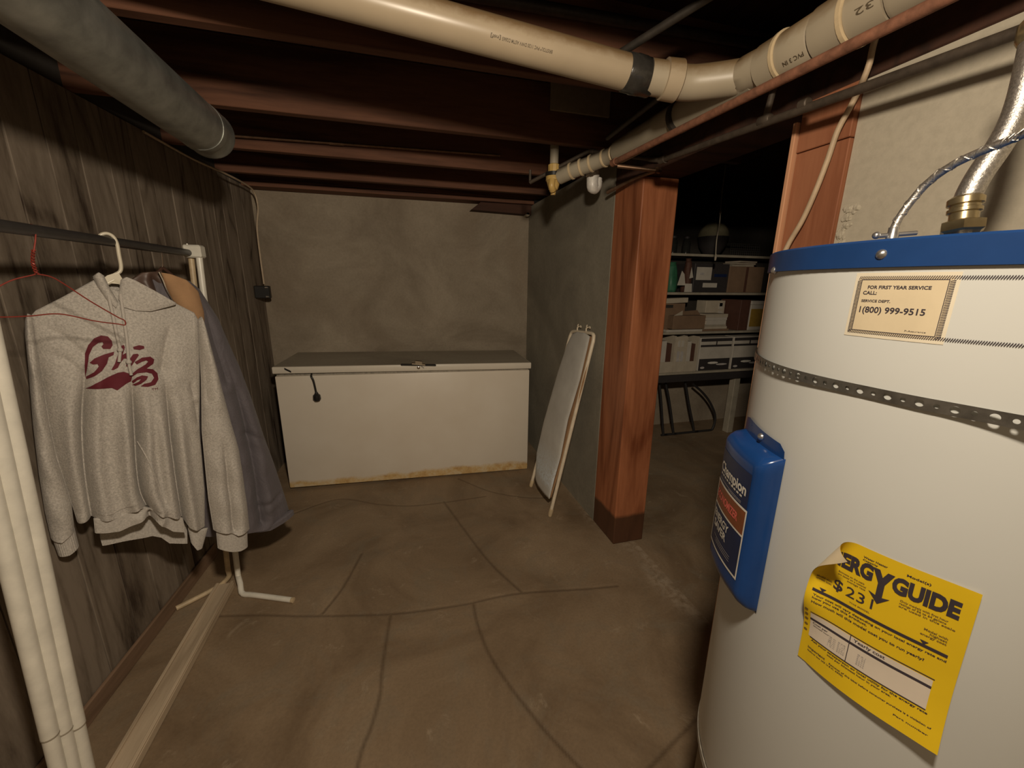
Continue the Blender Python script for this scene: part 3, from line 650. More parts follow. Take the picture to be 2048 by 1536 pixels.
obj('badge', fbox(0.075, 0.115, -0.003, 0.001, 0.888, 0.901, 0.001, 0.024), 'black', t)
cp = [fp(0.235, 0.03, 0.868), fp(0.24, -0.008, 0.862), fp(0.252, -0.014, 0.83), fp(0.258, -0.014, 0.78), fp(0.262, -0.013, 0.735)]
c_ = obj('power_cord', tube(smooth_path(cp, 24), 0.0065, 10), 'black', t, True)
obj('plug', prof(cp[-1]+np.array([0, 0, 0.012]), cp[-1]+np.array([0, 0, -0.05]), [(0, 0.009), (0.2, 0.014), (0.35, 0.024), (0.8, 0.026), (1, 0.018)], 14), 'black', c_, True)

# ---------------------------------------------------------------- patches for cloth
def resample(c, n):
    c = np.array(c, float); s = np.concatenate([[0], np.cumsum(np.linalg.norm(np.diff(c, axis=0), axis=1))]); k = np.linspace(0, s[-1], n)
    return np.stack([np.interp(k, s, c[:, i]) for i in range(c.shape[1])], 1)
def coons(top, bot, left, right, nu, nv):
    T, B, Lf, Rt = resample(top, nu), resample(bot, nu), resample(left, nv), resample(right, nv)
    u = np.linspace(0, 1, nu)[None, :, None]; v = np.linspace(0, 1, nv)[:, None, None]
    return (1-v)*T[None]+v*B[None]+(1-u)*Lf[:, None]+u*Rt[:, None]-((1-u)*(1-v)*T[0]+u*(1-v)*T[-1]+(1-u)*v*B[0]+u*v*B[-1])
def pdist(P, line):
    D = np.full(P.shape[:-1], 9.0); S = np.zeros(P.shape[:-1]); n = len(line)-1
    for i, (a, b) in enumerate(zip(line[:-1], line[1:])):
        ab = b-a; t = np.clip(((P-a)@ab)/(ab@ab+1e-12), 0, 1); d = np.linalg.norm(P-a-t[..., None]*ab, axis=-1)
        S = np.where(d < D, (i+t)/n, S); D = np.minimum(D, d)
    return D, S
class Plane:
    def __init__(s, c, u):
        s.c = np.array([c[0], c[1], 0.]); s.u = np.array([u[0], u[1], 0.])/np.hypot(u[0], u[1]); s.n = np.array([s.u[1], -s.u[0], 0.])
    def q(s, x, y, off=0.0):
        d = ray(x, y); p0 = s.c+s.n*off; t = (s.n@(p0-CAM))/(s.n@d); P = CAM+d*t; return np.array([(P-s.c)@s.u, P[2]])
    def qs(s, pts, off=0.0): return np.array([s.q(x, y, off) for x, y in pts])
    def to3(s, tz, dep):
        tz = np.asarray(tz); return s.c+tz[..., 0:1]*s.u+np.asarray(dep)[..., None]*s.n+tz[..., 1:2]*np.array([0, 0, 1.])
def puff(pl, top, bot, left, right, nu, nv, df, db, base=0.0, creases=(), vprof=None, ripple=None, off=0.0, closed_bottom=False, power=0.5):
    Q = lambda c: pl.qs(c, off)
    G = coons(Q(top), Q(bot), Q(left), Q(right), nu, nv)
    s = np.linspace(-1, 1, nu)[None, :]; v = np.linspace(0, 1, nv)[:, None]
    e = np.clip(1-s*s, 0, 1)**power; vp = vprof(v) if vprof else np.ones_like(v)
    dep = base+df*e*vp
    for ln, amp, w in creases:
        D, S = pdist(G, smooth_path(np.c_[Q(ln), np.zeros(len(ln))], 24)[:, :2]); tp = np.clip(S/0.45, 0, 1); tp = 0.04+0.96*tp*tp*(3-2*tp)
        dep = dep-1.7*amp*tp*e**0.5*(np.exp(-(D/(0.95*w))**1.25)-0.42*np.exp(-((D-3.4*w)/(2.0*w))**2))
    if ripple is not None: dep = dep+ripple(G, s, v)*e**0.6
    bk = base-db*e*vp
    F3 = pl.to3(G, dep); B3 = pl.to3(G, bk)
    n = nu*nv; V = np.vstack([F3.reshape(-1, 3), B3.reshape(-1, 3)]); Fc = []
    I = np.arange(n).reshape(nv, nu)
    a = np.stack([I[:-1, :-1], I[1:, :-1], I[1:, 1:], I[:-1, 1:]], -1).reshape(-1, 4); Fc += a.tolist()
    b = np.stack([I[:-1, :-1], I[:-1, 1:], I[1:, 1:], I[1:, :-1]], -1).reshape(-1, 4)+n; Fc += b.tolist()
    for i in range(nv-1):
        Fc.append([I[i, 0], I[i, 0]+n, I[i+1, 0]+n, I[i+1, 0]]); Fc.append([I[i, -1], I[i+1, -1], I[i+1, -1]+n, I[i, -1]+n])
    for j in range(nu-1):
        Fc.append([I[0, j], I[0, j+1], I[0, j+1]+n, I[0, j]+n])
        if closed_bottom: Fc.append([I[-1, j], I[-1, j]+n, I[-1, j+1]+n, I[-1, j+1]])
    return (V, Fc), G.reshape(-1, 2), dep.reshape(-1)
def on_surface(G, dep, tz):
    out = []
    for p in np.asarray(tz).reshape(-1, 2):
        d = np.sum((G-p)**2, 1); k = np.argpartition(d, 14)[:14]; w = np.exp(-d[k]/(2*0.0032**2))+1e-9; out.append((dep[k]*w).sum()/w.sum())
    return np.array(out)

# ---------------------------------------------------------------- clothes rack
t = thing('clothes_rack', 'white tube clothes rack with dark bar and weathered bottom rail along the paneled wall', 'clothes rack', (-0.87, 1.5, 0))
b0, b1 = np.array([-0.86, 0.95, 1.614]), np.array([-0.86, 2.118, 1.611])
obj('bar', rod(b0, b1, 0.0145, 18), 'bar', t, True)
ft = at(398, 512, 1, 2.135); fb_ = at(476, 1150, 1, 2.02); fb_[2] = max(fb_[2], 0.05)
ft2 = at(382, 514, 1, 2.15); fb2 = at(456, 1140, 1, 2.05)
e1 = at(583, 1200, 2, 0.0125); e2 = at(352, 1217, 2, 0.0125)
k1 = at(485, 1187, 2, 0.0125); k2 = np.array([fb2[0]+0.0, fb2[1], 0.0125])
obj('upright', tube(np.vstack([resample([ft, fb_], 10), smooth_path([fb_, fb_*0.4+np.array([k1[0], k1[1], 0.03])*0.6, k1, k1*0.75+e1*0.25, e1], 20)[1:]]), 0.0125, 14), 'pole', t, True)
obj('upright', tube(np.vstack([resample([ft2, fb2], 10), smooth_path([fb2, k2+np.array([0, 0, 0.03]), k2+np.array([-0.025, 0, 0]), k2*0.7+e2*0.3, e2], 20)[1:]]), 0.0115, 14), 'tube_foot', t, True)
obj('end_cap', prof(e1, e1+(e1-k1)/np.linalg.norm(e1-k1)*0.012, [(0, 0.013), (0.9, 0.013), (1, 0.009)], 14), 'tube_foot', t, True)
obj('top_cap', join(box(min(ft[0], ft2[0])-0.014, max(ft[0], ft2[0])+0.016, ft[1]-0.02, ft2[1]+0.02, ft[2]-0.008, ft[2]+0.045, 0.006)), 'pole', t)
obj('pin', rod(at(375, 496, 1, 2.13), at(374, 487, 1, 2.13), 0.003, 8), 'pole', t)
# near end: three tubes side by side with sleeve joints
for k, (pts, Yk, jy) in enumerate((((( 54, 1000), (172, 1530)), 1.07, 1270), (((23, 1000), (143, 1530)), 1.045, 1283), (((-14, 1000), (114, 1530)), 1.02, 1302))):
    A, B = at(*pts[0], 1, Yk), at(*pts[1], 1, Yk); d = (A-B)/np.linalg.norm(A-B)
    foot = B-d*((B[2]-0.006)/d[2]); top = A+d*((1.60-A[2])/d[2])
    jp = foot+d*0.36+d*0.02*k
    o_ = obj('near_upright', join(rod(foot, jp, 0.0152, 18), rod(jp, top, 0.0165, 18)), 'pole', t, True)
    obj('sleeve_joint', prof(jp-d*0.003, jp+d*0.003, [(0, 0.0152), (0.3, 0.0168), (0.7, 0.0168), (1, 0.0165)], 18), 'shelf', o_, True)
rl = [(-0.945, -0.9), (-0.869, -0.9), (-0.869, 2.0), (-0.945, 2.0)]
r_ = obj('bottom_rail', box(-0.945, -0.869, 0.2, 2.005, 0.003, 0.036, 0.003), 'rail', t)
obj('rail_edge', box(-0.945, -0.933, 0.2, 2.005, 0.0365, 0.045, 0.002), 'rail', r_)
obj('rail_edge', box(-0.881, -0.869, 0.2, 2.005, 0.0365, 0.045, 0.002), 'rail', r_)

# ---------------------------------------------------------------- hoodie on its hanger
HP = Plane((-0.85, 1.62), (0.82, 0.57))
hd = thing('hooded_sweatshirt', 'heather grey hooded sweatshirt with maroon script lettering on a white hanger', 'sweatshirt', (-0.85, 1.62, 1.40))
CR = [([(172, 690), (168, 760), (165, 850), (168, 920), (175, 980), (186, 1045)], 0.030, 0.008),
      ([(258, 735), (264, 790), (270, 850), (274, 930), (282, 985), (299, 1022)], 0.034, 0.008),
      ([(322, 735), (333, 800), (342, 870), (352, 950), (362, 1010), (371, 1060)], 0.032, 0.008),
      ([(385, 790), (392, 815), (398, 845)], 0.010, 0.008), ([(378, 760), (388, 790)], 0.008, 0.006),
      ([(75, 650), (80, 700), (98, 845), (112, 914), (150, 1028)], 0.012, 0.009),
      ([(80, 650), (130, 675), (165, 705)], 0.006, 0.012), ([(80, 705), (125, 715), (165, 745)], 0.006, 0.014),
      ([(345, 640), (330, 690), (322, 735)], 0.010, 0.016), ([(215, 650), (190, 700)], 0.004, 0.02)]
(body), BG, BD = puff(HP, [(64, 631), (72, 622), (120, 598), (190, 560), (212, 572), (238, 582), (262, 572), (272, 566), (340, 600), (392, 626), (402, 642)],
    [(156, 1050), (187, 1038), (206, 1036), (225, 1034), (250, 1024), (277, 1010), (300, 1016), (319, 1024), (342, 1028), (364, 1034), (378, 1054), (398, 1058), (414, 1056)],
    [(64, 631), (70, 680), (80, 740), (97, 845), (112, 914), (136, 985), (156, 1050)], [(402, 642), (404, 760), (403, 860), (408, 915), (414, 985), (414, 1056)],
    240, 170, 0.060, 0.05, 0.0, CR, lambda v: 0.22+0.78*np.clip(v/0.22, 0, 1)**0.7, lambda G, s, v: 0.004*np.sin(G[..., 0]*60+G[..., 1]*7)*np.clip(v*2, 0, 1), off=0.03)
bo = obj('body', body, 'heather', hd, 'full')
surf = lambda tz, add: HP.to3(tz, on_surface(BG, BD, tz)+add)
wb, WG, WD = puff(HP, [(187, 1037), (206, 1036), (225, 1034), (250, 1024), (277, 1010), (300, 1016), (319, 1024), (342, 1028), (366, 1036)],
    [(190, 1066), (214, 1064), (239, 1060), (266, 1047), (292, 1031), (306, 1036), (320, 1047), (345, 1061), (372, 1064)], [(187, 1037), (190, 1066)], [(366, 1036), (372, 1064)],
    120, 14, 0.016, 0.014, 0.038, [([(297, 1015), (303, 1040)], 0.022, 0.008)], None, lambda G, s, v: 0.0007*np.sin(G[..., 0]*1500), off=0.04, power=0.3)
obj('waistband', wb, 'rib', hd, 'full')
wb2, _, _ = puff(HP, [(196, 1034), (250, 1030), (310, 1030), (376, 1050)], [(206, 1095), (255, 1085), (306, 1074), (324, 1078), (341, 1090), (377, 1090)], [(196, 1034), (201, 1078), (206, 1095)], [(376, 1050), (377, 1090)],
    90, 18, 0.004, 0.004, -0.045, (), None, lambda G, s, v: 0.003*np.sin(G[..., 0]*55)+0.0007*np.sin(G[..., 0]*1500), off=-0.03)
obj('waistband', wb2, 'rib', hd, 'full')
wb3, _, _ = puff(HP, [(374, 1050), (398, 1056), (415, 1054)], [(381, 1084), (392, 1097), (404, 1094)], [(374, 1050), (381, 1084)], [(415, 1054), (404, 1094)], 30, 14, 0.014, 0.014, 0.006, (), None, lambda G, s, v: 0.0007*np.sin(G[..., 0]*1500))
obj('waistband', wb3, 'rib', hd, 'full')
def sleeve(top, bot, left, right, cr, cuff, df, base, off):
    s, _, _ = puff(HP, top, bot, left, right, 50, 110, df, df, base, cr, lambda v: 0.3+0.7*np.clip(v/0.15, 0, 1)**0.7, lambda G, s, v: 0.0035*np.sin(G[..., 1]*42+s*2)*np.clip(v*1.5, 0, 1), off=off)
    so = obj('sleeve', s, 'heather', hd, 'full')
    c, _, _ = puff(HP, *cuff, 60, 14, df*0.85, df*0.85, base, (), lambda v: 0.80+0.0*v, lambda G, s, v: 0.0008*np.sin(G[..., 0]*1400), off=off, closed_bottom=False)
    obj('cuff', c, 'rib', so, 'full')
sleeve([(50, 640), (55, 627), (64, 631)], [(102, 1077), (122, 1078), (149, 1058)], [(50, 640), (50, 670), (57, 740), (66, 850), (78, 950), (90, 1025), (102, 1077)],
       [(64, 631), (72, 690), (82, 750), (98, 845), (113, 914), (143, 1005), (149, 1058)], [([(58, 660), (62, 720)], 0.006, 0.008)],
       ([(103, 1073), (124, 1076), (149, 1056)], [(117, 1112), (138, 1105), (158, 1092)], [(103, 1073), (117, 1112)], [(149, 1056), (158, 1092)]), 0.040, -0.004, 0.0)
sleeve([(398, 640), (404, 634), (410, 646)], [(428, 1061), (456, 1060), (470, 1064), (500, 1056)], [(398, 640), (404, 760), (405, 865), (411, 930), (418, 1000), (428, 1061)],
       [(410, 646), (430, 725), (456, 820), (479, 900), (494, 1000), (500, 1056)], [([(440, 860), (452, 950), (464, 1056)], 0.014, 0.010), ([(406, 700), (412, 800)], 0.006, 0.01)],
       ([(433, 1058), (455, 1060), (470, 1062), (496, 1055)], [(437, 1098), (460, 1100), (478, 1099), (497, 1093)], [(433, 1058), (437, 1098)], [(496, 1055), (497, 1093)]), 0.044, 0.020, 0.03)
# hood: right drape, left lapel, back of the neck
hr, HG, HDp = puff(HP, [(241, 560), (252, 554), (268, 560), (305, 580), (352, 606)], [(236, 598), (246, 614), (270, 621), (300, 622), (352, 609)], [(241, 560), (238, 580), (236, 598)], [(352, 606), (352, 609)],
    70, 30, 0.020, 0.03, 0.032, (), lambda v: 0.75+0.25*np.sin(v*PI), off=0.03)
ho = obj('hood', hr, 'heather', hd, 'full')
hl, _, _ = puff(HP, [(186, 553), (197, 545), (209, 552)], [(226, 612), (231, 616), (236, 602)], [(186, 553), (196, 575), (212, 600), (226, 612)], [(209, 552), (220, 575), (236, 602)], 30, 50, 0.020, 0.03, 0.024, (), None, off=0.03)
obj('lapel', hl, 'heather', ho, 'full')
hb, _, _ = puff(HP, [(190, 556), (225, 566), (258, 560)], [(190, 620), (225, 640), (268, 620)], [(190, 556), (190, 620)], [(258, 560), (268, 620)], 40, 24, 0.012, 0.06, -0.045, ())
obj('hood_back', hb, 'heather', ho, 'full')
for pts, kn in (([(218, 590), (224, 622), (231, 664), (237, 692), (238, 700), (236, 722)], 4), ([(242, 588), (246, 622), (251, 672), (254, 714), (256, 730), (260, 748)], 4)):
    tz = smooth_path(np.c_[HP.qs(pts, 0.05), np.zeros(len(pts))], 40)[:, :2]
    dpt = np.maximum(on_surface(BG, BD, tz), 0.03); dpt = np.convolve(np.pad(dpt, 4, 'edge'), np.ones(9)/9, 'valid')
    P3 = HP.to3(tz, dpt+0.010); ds = obj('drawstring', tube(P3, 0.0042, 9), 'draw', hd, True)
    obj('knot', sphere(P3[32], 0.0075, 10, 7), 'draw', ds, True)
# pocket
for pk in ([(184, 884), (225, 876), (260, 872), (263, 930), (269, 985), (274, 1003), (250, 1014), (225, 1026), (190, 1030)], [(286, 894), (296, 915), (311, 950), (325, 985), (321, 1020), (305, 1014), (294, 985), (287, 930)]):
    v2, f2 = poly2(HP.qs(pk, 0.05)); v2, f2 = subdiv2(v2, f2, 0.008)
    obj('pocket', (surf(v2, 0.0035), f2), 'heather', hd, 'full')
st = HP.qs([(277, 886), (292, 915), (307, 950), (321, 984)], 0.05); st = smooth_path(np.c_[st, np.zeros(4)], 24)[:, :2]
obj('pocket_seam', tube(surf(st, 0.005), 0.0018, 6), 'rib', hd, True)
# script print
LOGO = [[(585, 1150), (577, 1060), (580, 980), (600, 920), (640, 874), (690, 855), (735, 862), (760, 890), (766, 920), (750, 946), (702, 946), (690, 930), (704, 914), (698, 900), (670, 905), (632, 932), (606, 990), (596, 1060), (592, 1100)],
 [(608, 1040), (640, 1010), (700, 985), (775, 964), (772, 986), (738, 1002), (726, 1042), (690, 1092), (640, 1130), (590, 1157), (588, 1140), (640, 1100), (668, 1062), (660, 1046), (630, 1050)],
 [(755, 1086), (780, 1045), (800, 985), (815, 925), (840, 918), (847, 935), (832, 985), (860, 968), (882, 982), (866, 1010), (840, 1010), (815, 1042), (800, 1072), (770, 1088)],
 [(900, 930), (940, 918), (974, 924), (978, 940), (945, 950), (905, 946)], [(853, 1060), (880, 1010), (900, 980), (930, 975), (940, 985), (915, 1020), (890, 1060), (870, 1067)],
 [(910, 1032), (960, 1002), (1020, 997), (1049, 1018), (1042, 1046), (992, 1076), (1040, 1084), (1072, 1112), (1076, 1150), (1050, 1186), (1000, 1199), (952, 1197), (975, 1178), (1020, 1168), (1044, 1140), (1030, 1112), (990, 1101), (930, 1108), (900, 1132), (888, 1120), (930, 1080), (985, 1048), (1004, 1030), (990, 1021), (960, 1030), (925, 1048)],
 [(896, 1166), (928, 1136), (960, 1121), (1002, 1128), (990, 1152), (950, 1182), (920, 1197), (900, 1192), (942, 1164), (954, 1146), (930, 1156), (905, 1182)],
 [(585, 1223), (650, 1176), (720, 1140), (800, 1106), (840, 1100), (900, 1120), (892, 1166), (862, 1180), (832, 1200), (795, 1226), (760, 1210), (690, 1212), (630, 1216)]]
LV, LF, nn = [], [], 0
for pg in LOGO:
    v2, f2 = poly2(HP.qs([(x*0.29297, 420+y*0.29297) for x, y in pg], 0.05)); v2, f2 = subdiv2(v2, f2, 0.006)
    LV.append(surf(v2, 0.0022)); LF += [[i+nn for i in q] for q in f2]; nn += len(v2)
q, f = text_fit('TM', 0, 1, 0, 1, 0.0); a0, a1 = HP.q(301, 779, 0.05), HP.q(313, 774, 0.05)
v2 = np.stack([a0[0]+q[:, 0]*(a1[0]-a0[0]), a0[1]+q[:, 1]*(0.008)], 1); LV.append(surf(v2, 0.0028)); LF += [[i+nn for i in q_] for q_ in f]
obj('lettering', (np.vstack(LV), LF), 'maroon', hd, 'full')

def planepath(pl, pts, off, n): return pl.to3(smooth_path(np.c_[pl.qs(pts, off), np.zeros(len(pts))], n)[:, :2], np.full(n, off))
t = thing('plastic_hanger', 'white plastic hanger holding the grey hooded sweatshirt', 'hanger', (-0.86, 1.62, 1.60))
obj('hook', tube(planepath(HP, [(198, 475), (203, 469), (214, 467), (226, 473), (234, 488), (238, 510), (242, 532), (240, 543), (230, 549)], 0.0, 40), 0.0052, 12), 'hanger_w', t, True)
obj('neck', prism(HP.qs([(207, 556), (214, 551), (229, 546), (237, 546), (247, 562), (238, 568), (212, 566)]), HP.u, (0, 0, 1), HP.n, HP.c-HP.n*0.005, 0.010), 'hanger_w', t)
for e_ in ((70, 640), (392, 645)):
    obj('arm', tube(planepath(HP, [(228, 560), e_], 0.0, 8), 0.006, 10), 'hanger_w', t, True)
t = thing('wire_hanger', 'empty red wire hanger twisted on the dark bar in front of the sweatshirt', 'hanger', tuple(far(68, 452, 1.58)))
W = lambda pts, n: smooth_path([far(x, y, d) for x, y, d in pts], n)
obj('hook', tube(W([(52, 462, 1.61), (56, 452, 1.60), (63, 449, 1.585), (70, 460, 1.575), (71, 478, 1.575), (67, 505, 1.575)], 24), 0.0016, 7), 'wire_r', t, True)
for ph in (0, PI):
    base = W([(67, 500, 1.575), (66, 525, 1.575), (74, 548, 1.575)], 30)
    tw = np.array([p+0.003*np.array([math.cos(ph+i*0.9), math.sin(ph+i*0.9), 0.3*math.sin(ph+i*0.9)]) for i, p in enumerate(base)])
    obj('twist', tube(tw, 0.0016, 7), 'wire_r', t, True)
obj('frame', tube(W([(74, 548, 1.575), (100, 553, 1.575), (125, 566, 1.575), (180, 602, 1.58), (235, 634, 1.585), (249, 641, 1.585), (250, 650, 1.583), (236, 648, 1.58), (190, 642, 1.57), (120, 628, 1.56), (60, 632, 1.55), (0, 634, 1.54), (-60, 630, 1.53), (-62, 612, 1.53), (-30, 590, 1.54), (20, 562, 1.56), (70, 549, 1.575)], 120), 0.0016, 7), 'wire_r', t, True)

# ---------------------------------------------------------------- coat behind
CP = Plane((-0.86, 1.90), (0.82, 0.57))
ct = thing('winter_coat', 'violet grey winter coat with tan collar hanging behind the sweatshirt', 'coat', (-0.86, 1.90, 1.4))
_wd = [(random.uniform(8, 70), random.uniform(-45, 45), random.uniform(0, 6.28)) for _ in range(14)]
def wr(G, s, v): return sum(0.10/(14+math.hypot(a, b))*np.sin(a*G[..., 0]+b*G[..., 1]+c+1.5*np.sin(G[..., 1]*9+c)) for a, b, c in _wd)*(0.5+0.8*v)
cb, CG, CDp = puff(CP, [(270, 575), (300, 556), (340, 552), (380, 562), (404, 580)], [(300, 1055), (400, 1068), (470, 1062), (508, 1056), (535, 1052), (560, 1038), (583, 1024)],
    [(270, 575), (250, 700), (262, 900), (300, 1055)], [(404, 580), (442, 640), (462, 688), (484, 735), (508, 800), (530, 868), (551, 925), (571, 985), (583, 1024)],
    110, 130, 0.075, 0.055, 0.0, [([(440, 690), (470, 780), (500, 900), (520, 1040)], 0.020, 0.012), ([(405, 600), (425, 680), (450, 760)], 0.010, 0.01), ([(470, 860), (530, 880)], 0.006, 0.008), ([(500, 1020), (560, 990)], 0.008, 0.008)],
    lambda v: 0.35+0.65*np.clip(v/0.2, 0, 1)**0.7, wr, off=0.03)
obj('body', cb, 'nylon', ct, 'full')
hem, _, _ = puff(CP, [(470, 1056), (508, 1050), (535, 1046), (560, 1032), (583, 1017)], [(470, 1064), (508, 1059), (535, 1055), (561, 1041), (585, 1025)], [(470, 1056), (470, 1064)], [(583, 1017), (585, 1025)], 60, 8, 0.02, 0.05, 0.05, (), None, None, off=0.03)
obj('hem', hem, 'nylon', ct, 'full')
co, _, _ = puff(CP, [(322, 545), (340, 548), (372, 560), (398, 584)], [(350, 612), (378, 650), (396, 675), (412, 700)], [(322, 545), (332, 570), (346, 600)], [(398, 584), (409, 625), (412, 700)], 40, 30, 0.03, 0.05, 0.055, (), lambda v: 0.5+0.5*np.sin(v*PI), off=0.06)
obj('collar', co, 'tan', ct, 'full')
li, _, _ = puff(CP, [(262, 560), (285, 545), (325, 542)], [(290, 600), (320, 600), (348, 602)], [(262, 560), (290, 600)], [(325, 542), (334, 570), (348, 602)], 40, 30, 0.012, 0.02, 0.03, [([(300, 545), (318, 580)], 0.012, 0.01)], None, lambda G, s, v: 0.004*np.sin(G[..., 0]*90), off=0.04)
obj('lining', li, 'lining', ct, 'full')
obj('zipper', tube(planepath(CP, [(318, 544), (326, 560), (334, 580), (346, 602)], 0.062, 16), 0.004, 8), 'chrome', ct, True)
t = thing('coat_hanger', 'metal hanger hook holding the violet grey coat', 'hanger', (-0.86, 1.90, 1.60))
obj('hook', tube(planepath(CP, [(304, 500), (308, 492), (315, 489), (321, 498), (324, 515), (325, 535)], 0.0, 24), 0.0022, 8), 'chrome', t, True)
for e_ in ((285, 580), (390, 585)): obj('arm', tube(planepath(CP, [(325, 535), e_], 0.0, 8), 0.006, 8), 'dark_wood', t, True)

# ---------------------------------------------------------------- ironing board leaning on the stub wall
ia, ib = at(1062, 972, 2, 0.008), at(1100, 1031, 2, 0.008)
ta, tb = at(1143, 662, 0, 1.13), at(1190, 668, 0, 1.13)
t = thing('ironing_board', 'small ironing board with ivory tube frame and worn grey cover leaning on the wall', 'ironing board', tuple((ia+ib)/2))
iu = (tb-ta)/np.linalg.norm(tb-ta)
fr_ = np.vstack([resample([ia, ta-(ta-ia)/np.linalg.norm(ta-ia)*0.045], 8), smooth_path([ta-(ta-ia)*0.037, ta-(ta-ia)*0.008+iu*0.012, ta+iu*0.05, ta+iu*0.12], 10)[1:],
                 smooth_path([tb-iu*0.12, tb-iu*0.05, tb-(tb-ib)*0.008-iu*0.012, tb-(tb-ib)*0.037], 10), resample([tb-(tb-ib)/np.linalg.norm(tb-ib)*0.045, ib], 8)[1:]])
obj('frame', tube(fr_, 0.0115, 14), 'iron_frame', t, True)
for q_, w_ in ((ia, ta), (ib, tb)):
    d = (w_-q_)/np.linalg.norm(w_-q_); obj('foot', prof(q_-d*0.006, q_+d*0.05, [(0, 0.010), (0.15, 0.0145), (0.9, 0.0145), (1, 0.012)], 14), 'tube_foot', t, True)
    obj('foot_bracket', obox(q_+d*0.06+np.array([-0.012, 0.0, 0]), d, 0.05, 0.006, 0.02, 0.002, uz=np.cross(d, iu)), 'iron_frame', t)
for s_ in (0.10, 0.24):
    p = ta+iu*s_*np.linalg.norm(tb-ta)/0.37; w_ = (ta-ia)/np.linalg.norm(ta-ia)
    obj('hook', join(tube(smooth_path([p, p+w_*0.03+np.array([-0.006, 0, 0]), p+w_*0.035+iu*0.012, p+w_*0.04+iu*0.028, p+w_*0.03+iu*0.038], 16), 0.0048, 8), tube(smooth_path([p+w_*0.03, p+w_*0.04-iu*0.015, p+w_*0.05-iu*0.012], 10), 0.004, 8)), 'iron_frame', t, True)
BPn = np.cross(iu, (ta-ia)); BPn /= np.linalg.norm(BPn)
if BPn[0] > 0: BPn = -BPn
ie2 = np.cross(BPn, iu)
def bq(x, y, off=0.0):
    d = ray(x, y); p0 = ia+BPn*off; k = (BPn@(p0-CAM))/(BPn@d); return CAM+d*k
def bpatch(top, bot, left, right, nu, nv, df, off):
    c = [np.array([bq(x, y, off) for x, y in e]) for e in (top, bot, left, right)]
    G = coons(*c, nu, nv); s = np.linspace(-1, 1, nu)[None, :, None]; e = np.clip(1-s*s, 0, 1)**0.45; v = np.linspace(0, 1, nv)[:, None, None]
    fr3 = G+BPn*df*e*(0.4+0.6*np.sin(v*PI)**0.4); bk = G-BPn*0.006*e; n = nu*nv; I = np.arange(n).reshape(nv, nu)
    Fc = np.stack([I[:-1, :-1], I[1:, :-1], I[1:, 1:], I[:-1, 1:]], -1).reshape(-1, 4).tolist()+(np.stack([I[:-1, :-1], I[:-1, 1:], I[1:, 1:], I[1:, :-1]], -1).reshape(-1, 4)+n).tolist()
    for i in range(nv-1): Fc += [[I[i, 0], I[i, 0]+n, I[i+1, 0]+n, I[i+1, 0]], [I[i, -1], I[i+1, -1], I[i+1, -1]+n, I[i, -1]+n]]
    for j in range(nu-1): Fc += [[I[0, j], I[0, j+1], I[0, j+1]+n, I[0, j]+n], [I[-1, j], I[-1, j]+n, I[-1, j+1]+n, I[-1, j+1]]]
    return np.vstack([fr3.reshape(-1, 3), bk.reshape(-1, 3)]), Fc
obj('cover', bpatch([(1145, 668), (1156, 664), (1170, 666), (1180, 673)], [(1071, 957), (1078, 972), (1090, 988), (1099, 998)], [(1145, 668), (1134, 690), (1117, 742), (1088, 844), (1074, 905), (1071, 957)],
    [(1180, 673), (1174, 700), (1160, 760), (1136, 840), (1121, 915), (1108, 960), (1099, 998)], 30, 70, 0.022, 0.014), 'pad', t, 'full')
obj('board_edge', bpatch([(1176, 675), (1181, 672), (1186, 676)], [(1098, 990), (1100, 996), (1104, 990)], [(1176, 675), (1160, 760), (1136, 840), (1121, 915), (1098, 990)], [(1186, 676), (1168, 765), (1143, 850), (1125, 920), (1104, 990)], 8, 40, 0.006, 0.004), 'tan', t, True)
# ---------------------------------------------------------------- water heater
TC = np.array([0.757, 0.336]); TR = 0.265
def cyl(arc, z, off=0.0):
    a = np.asarray(arc)/TR; r = TR+np.asarray(off)
    return np.stack([TC[0]+r*np.sin(a), TC[1]-r*np.cos(a), np.asarray(z)+0*a], -1)
tz0 = np.array([TC[0], TC[1], 0.]); zz = lambda z: tz0+np.array([0, 0, z])
wh = thing('water_heater', 'tall white electric water heater with blue top band and yellow label, at the right', 'water heater', tuple(zz(0.61)))
obj('tank', prof(zz(0.616), zz(1.523), [(0, TR-0.012), (0.004, TR-0.002), (0.012, TR), (1, TR)], 128), 'tank', wh, True)
obj('base_rim', prof(zz(0.60), zz(0.618), [(0, TR-0.006), (0.3, TR+0.001), (1, TR+0.001)], 96), 'foil', wh, True)
obj('top_band', prof(zz(1.520), zz(1.549), [(0, TR), (0.02, TR+0.0035), (0.92, TR+0.0035), (1, TR+0.001), (1.0, TR-0.02), (0.8, TR-0.03)], 128), 'blue', wh, True)
def screw(p, n, r, par):
    p = np.array(p); n = np.array(n)/np.linalg.norm(n)
    s = obj('screw', prof(p-n*0.002, p+n*r*0.75, [(0, r), (0.3, r), (0.6, r*0.85), (0.85, r*0.5), (1, 0.0005)], 14), 'steel', par, True); return s
def nrm(arc): a = arc/TR; return np.array([math.sin(a), -math.cos(a), 0])
screw(cyl(-0.3995, 1.5335, 0.003), nrm(-0.3995), 0.0055, wh); screw(cyl(-0.572, 1.5225, 0.003), nrm(-0.572), 0.0055, wh)
def onto(v2, f2, fn, name, mat, par, off): return obj(name, (fn(np.asarray(v2)[:, 0], np.asarray(v2)[:, 1], off), f2), mat, par)
def rect(x0, x1, y0, y1, step=0.006):
    nx = max(1, int(math.ceil(abs(x1-x0)/step))); ny = max(1, int(math.ceil(abs(y1-y0)/step))); return grid2(x0, x1, y0, y1, nx, ny)
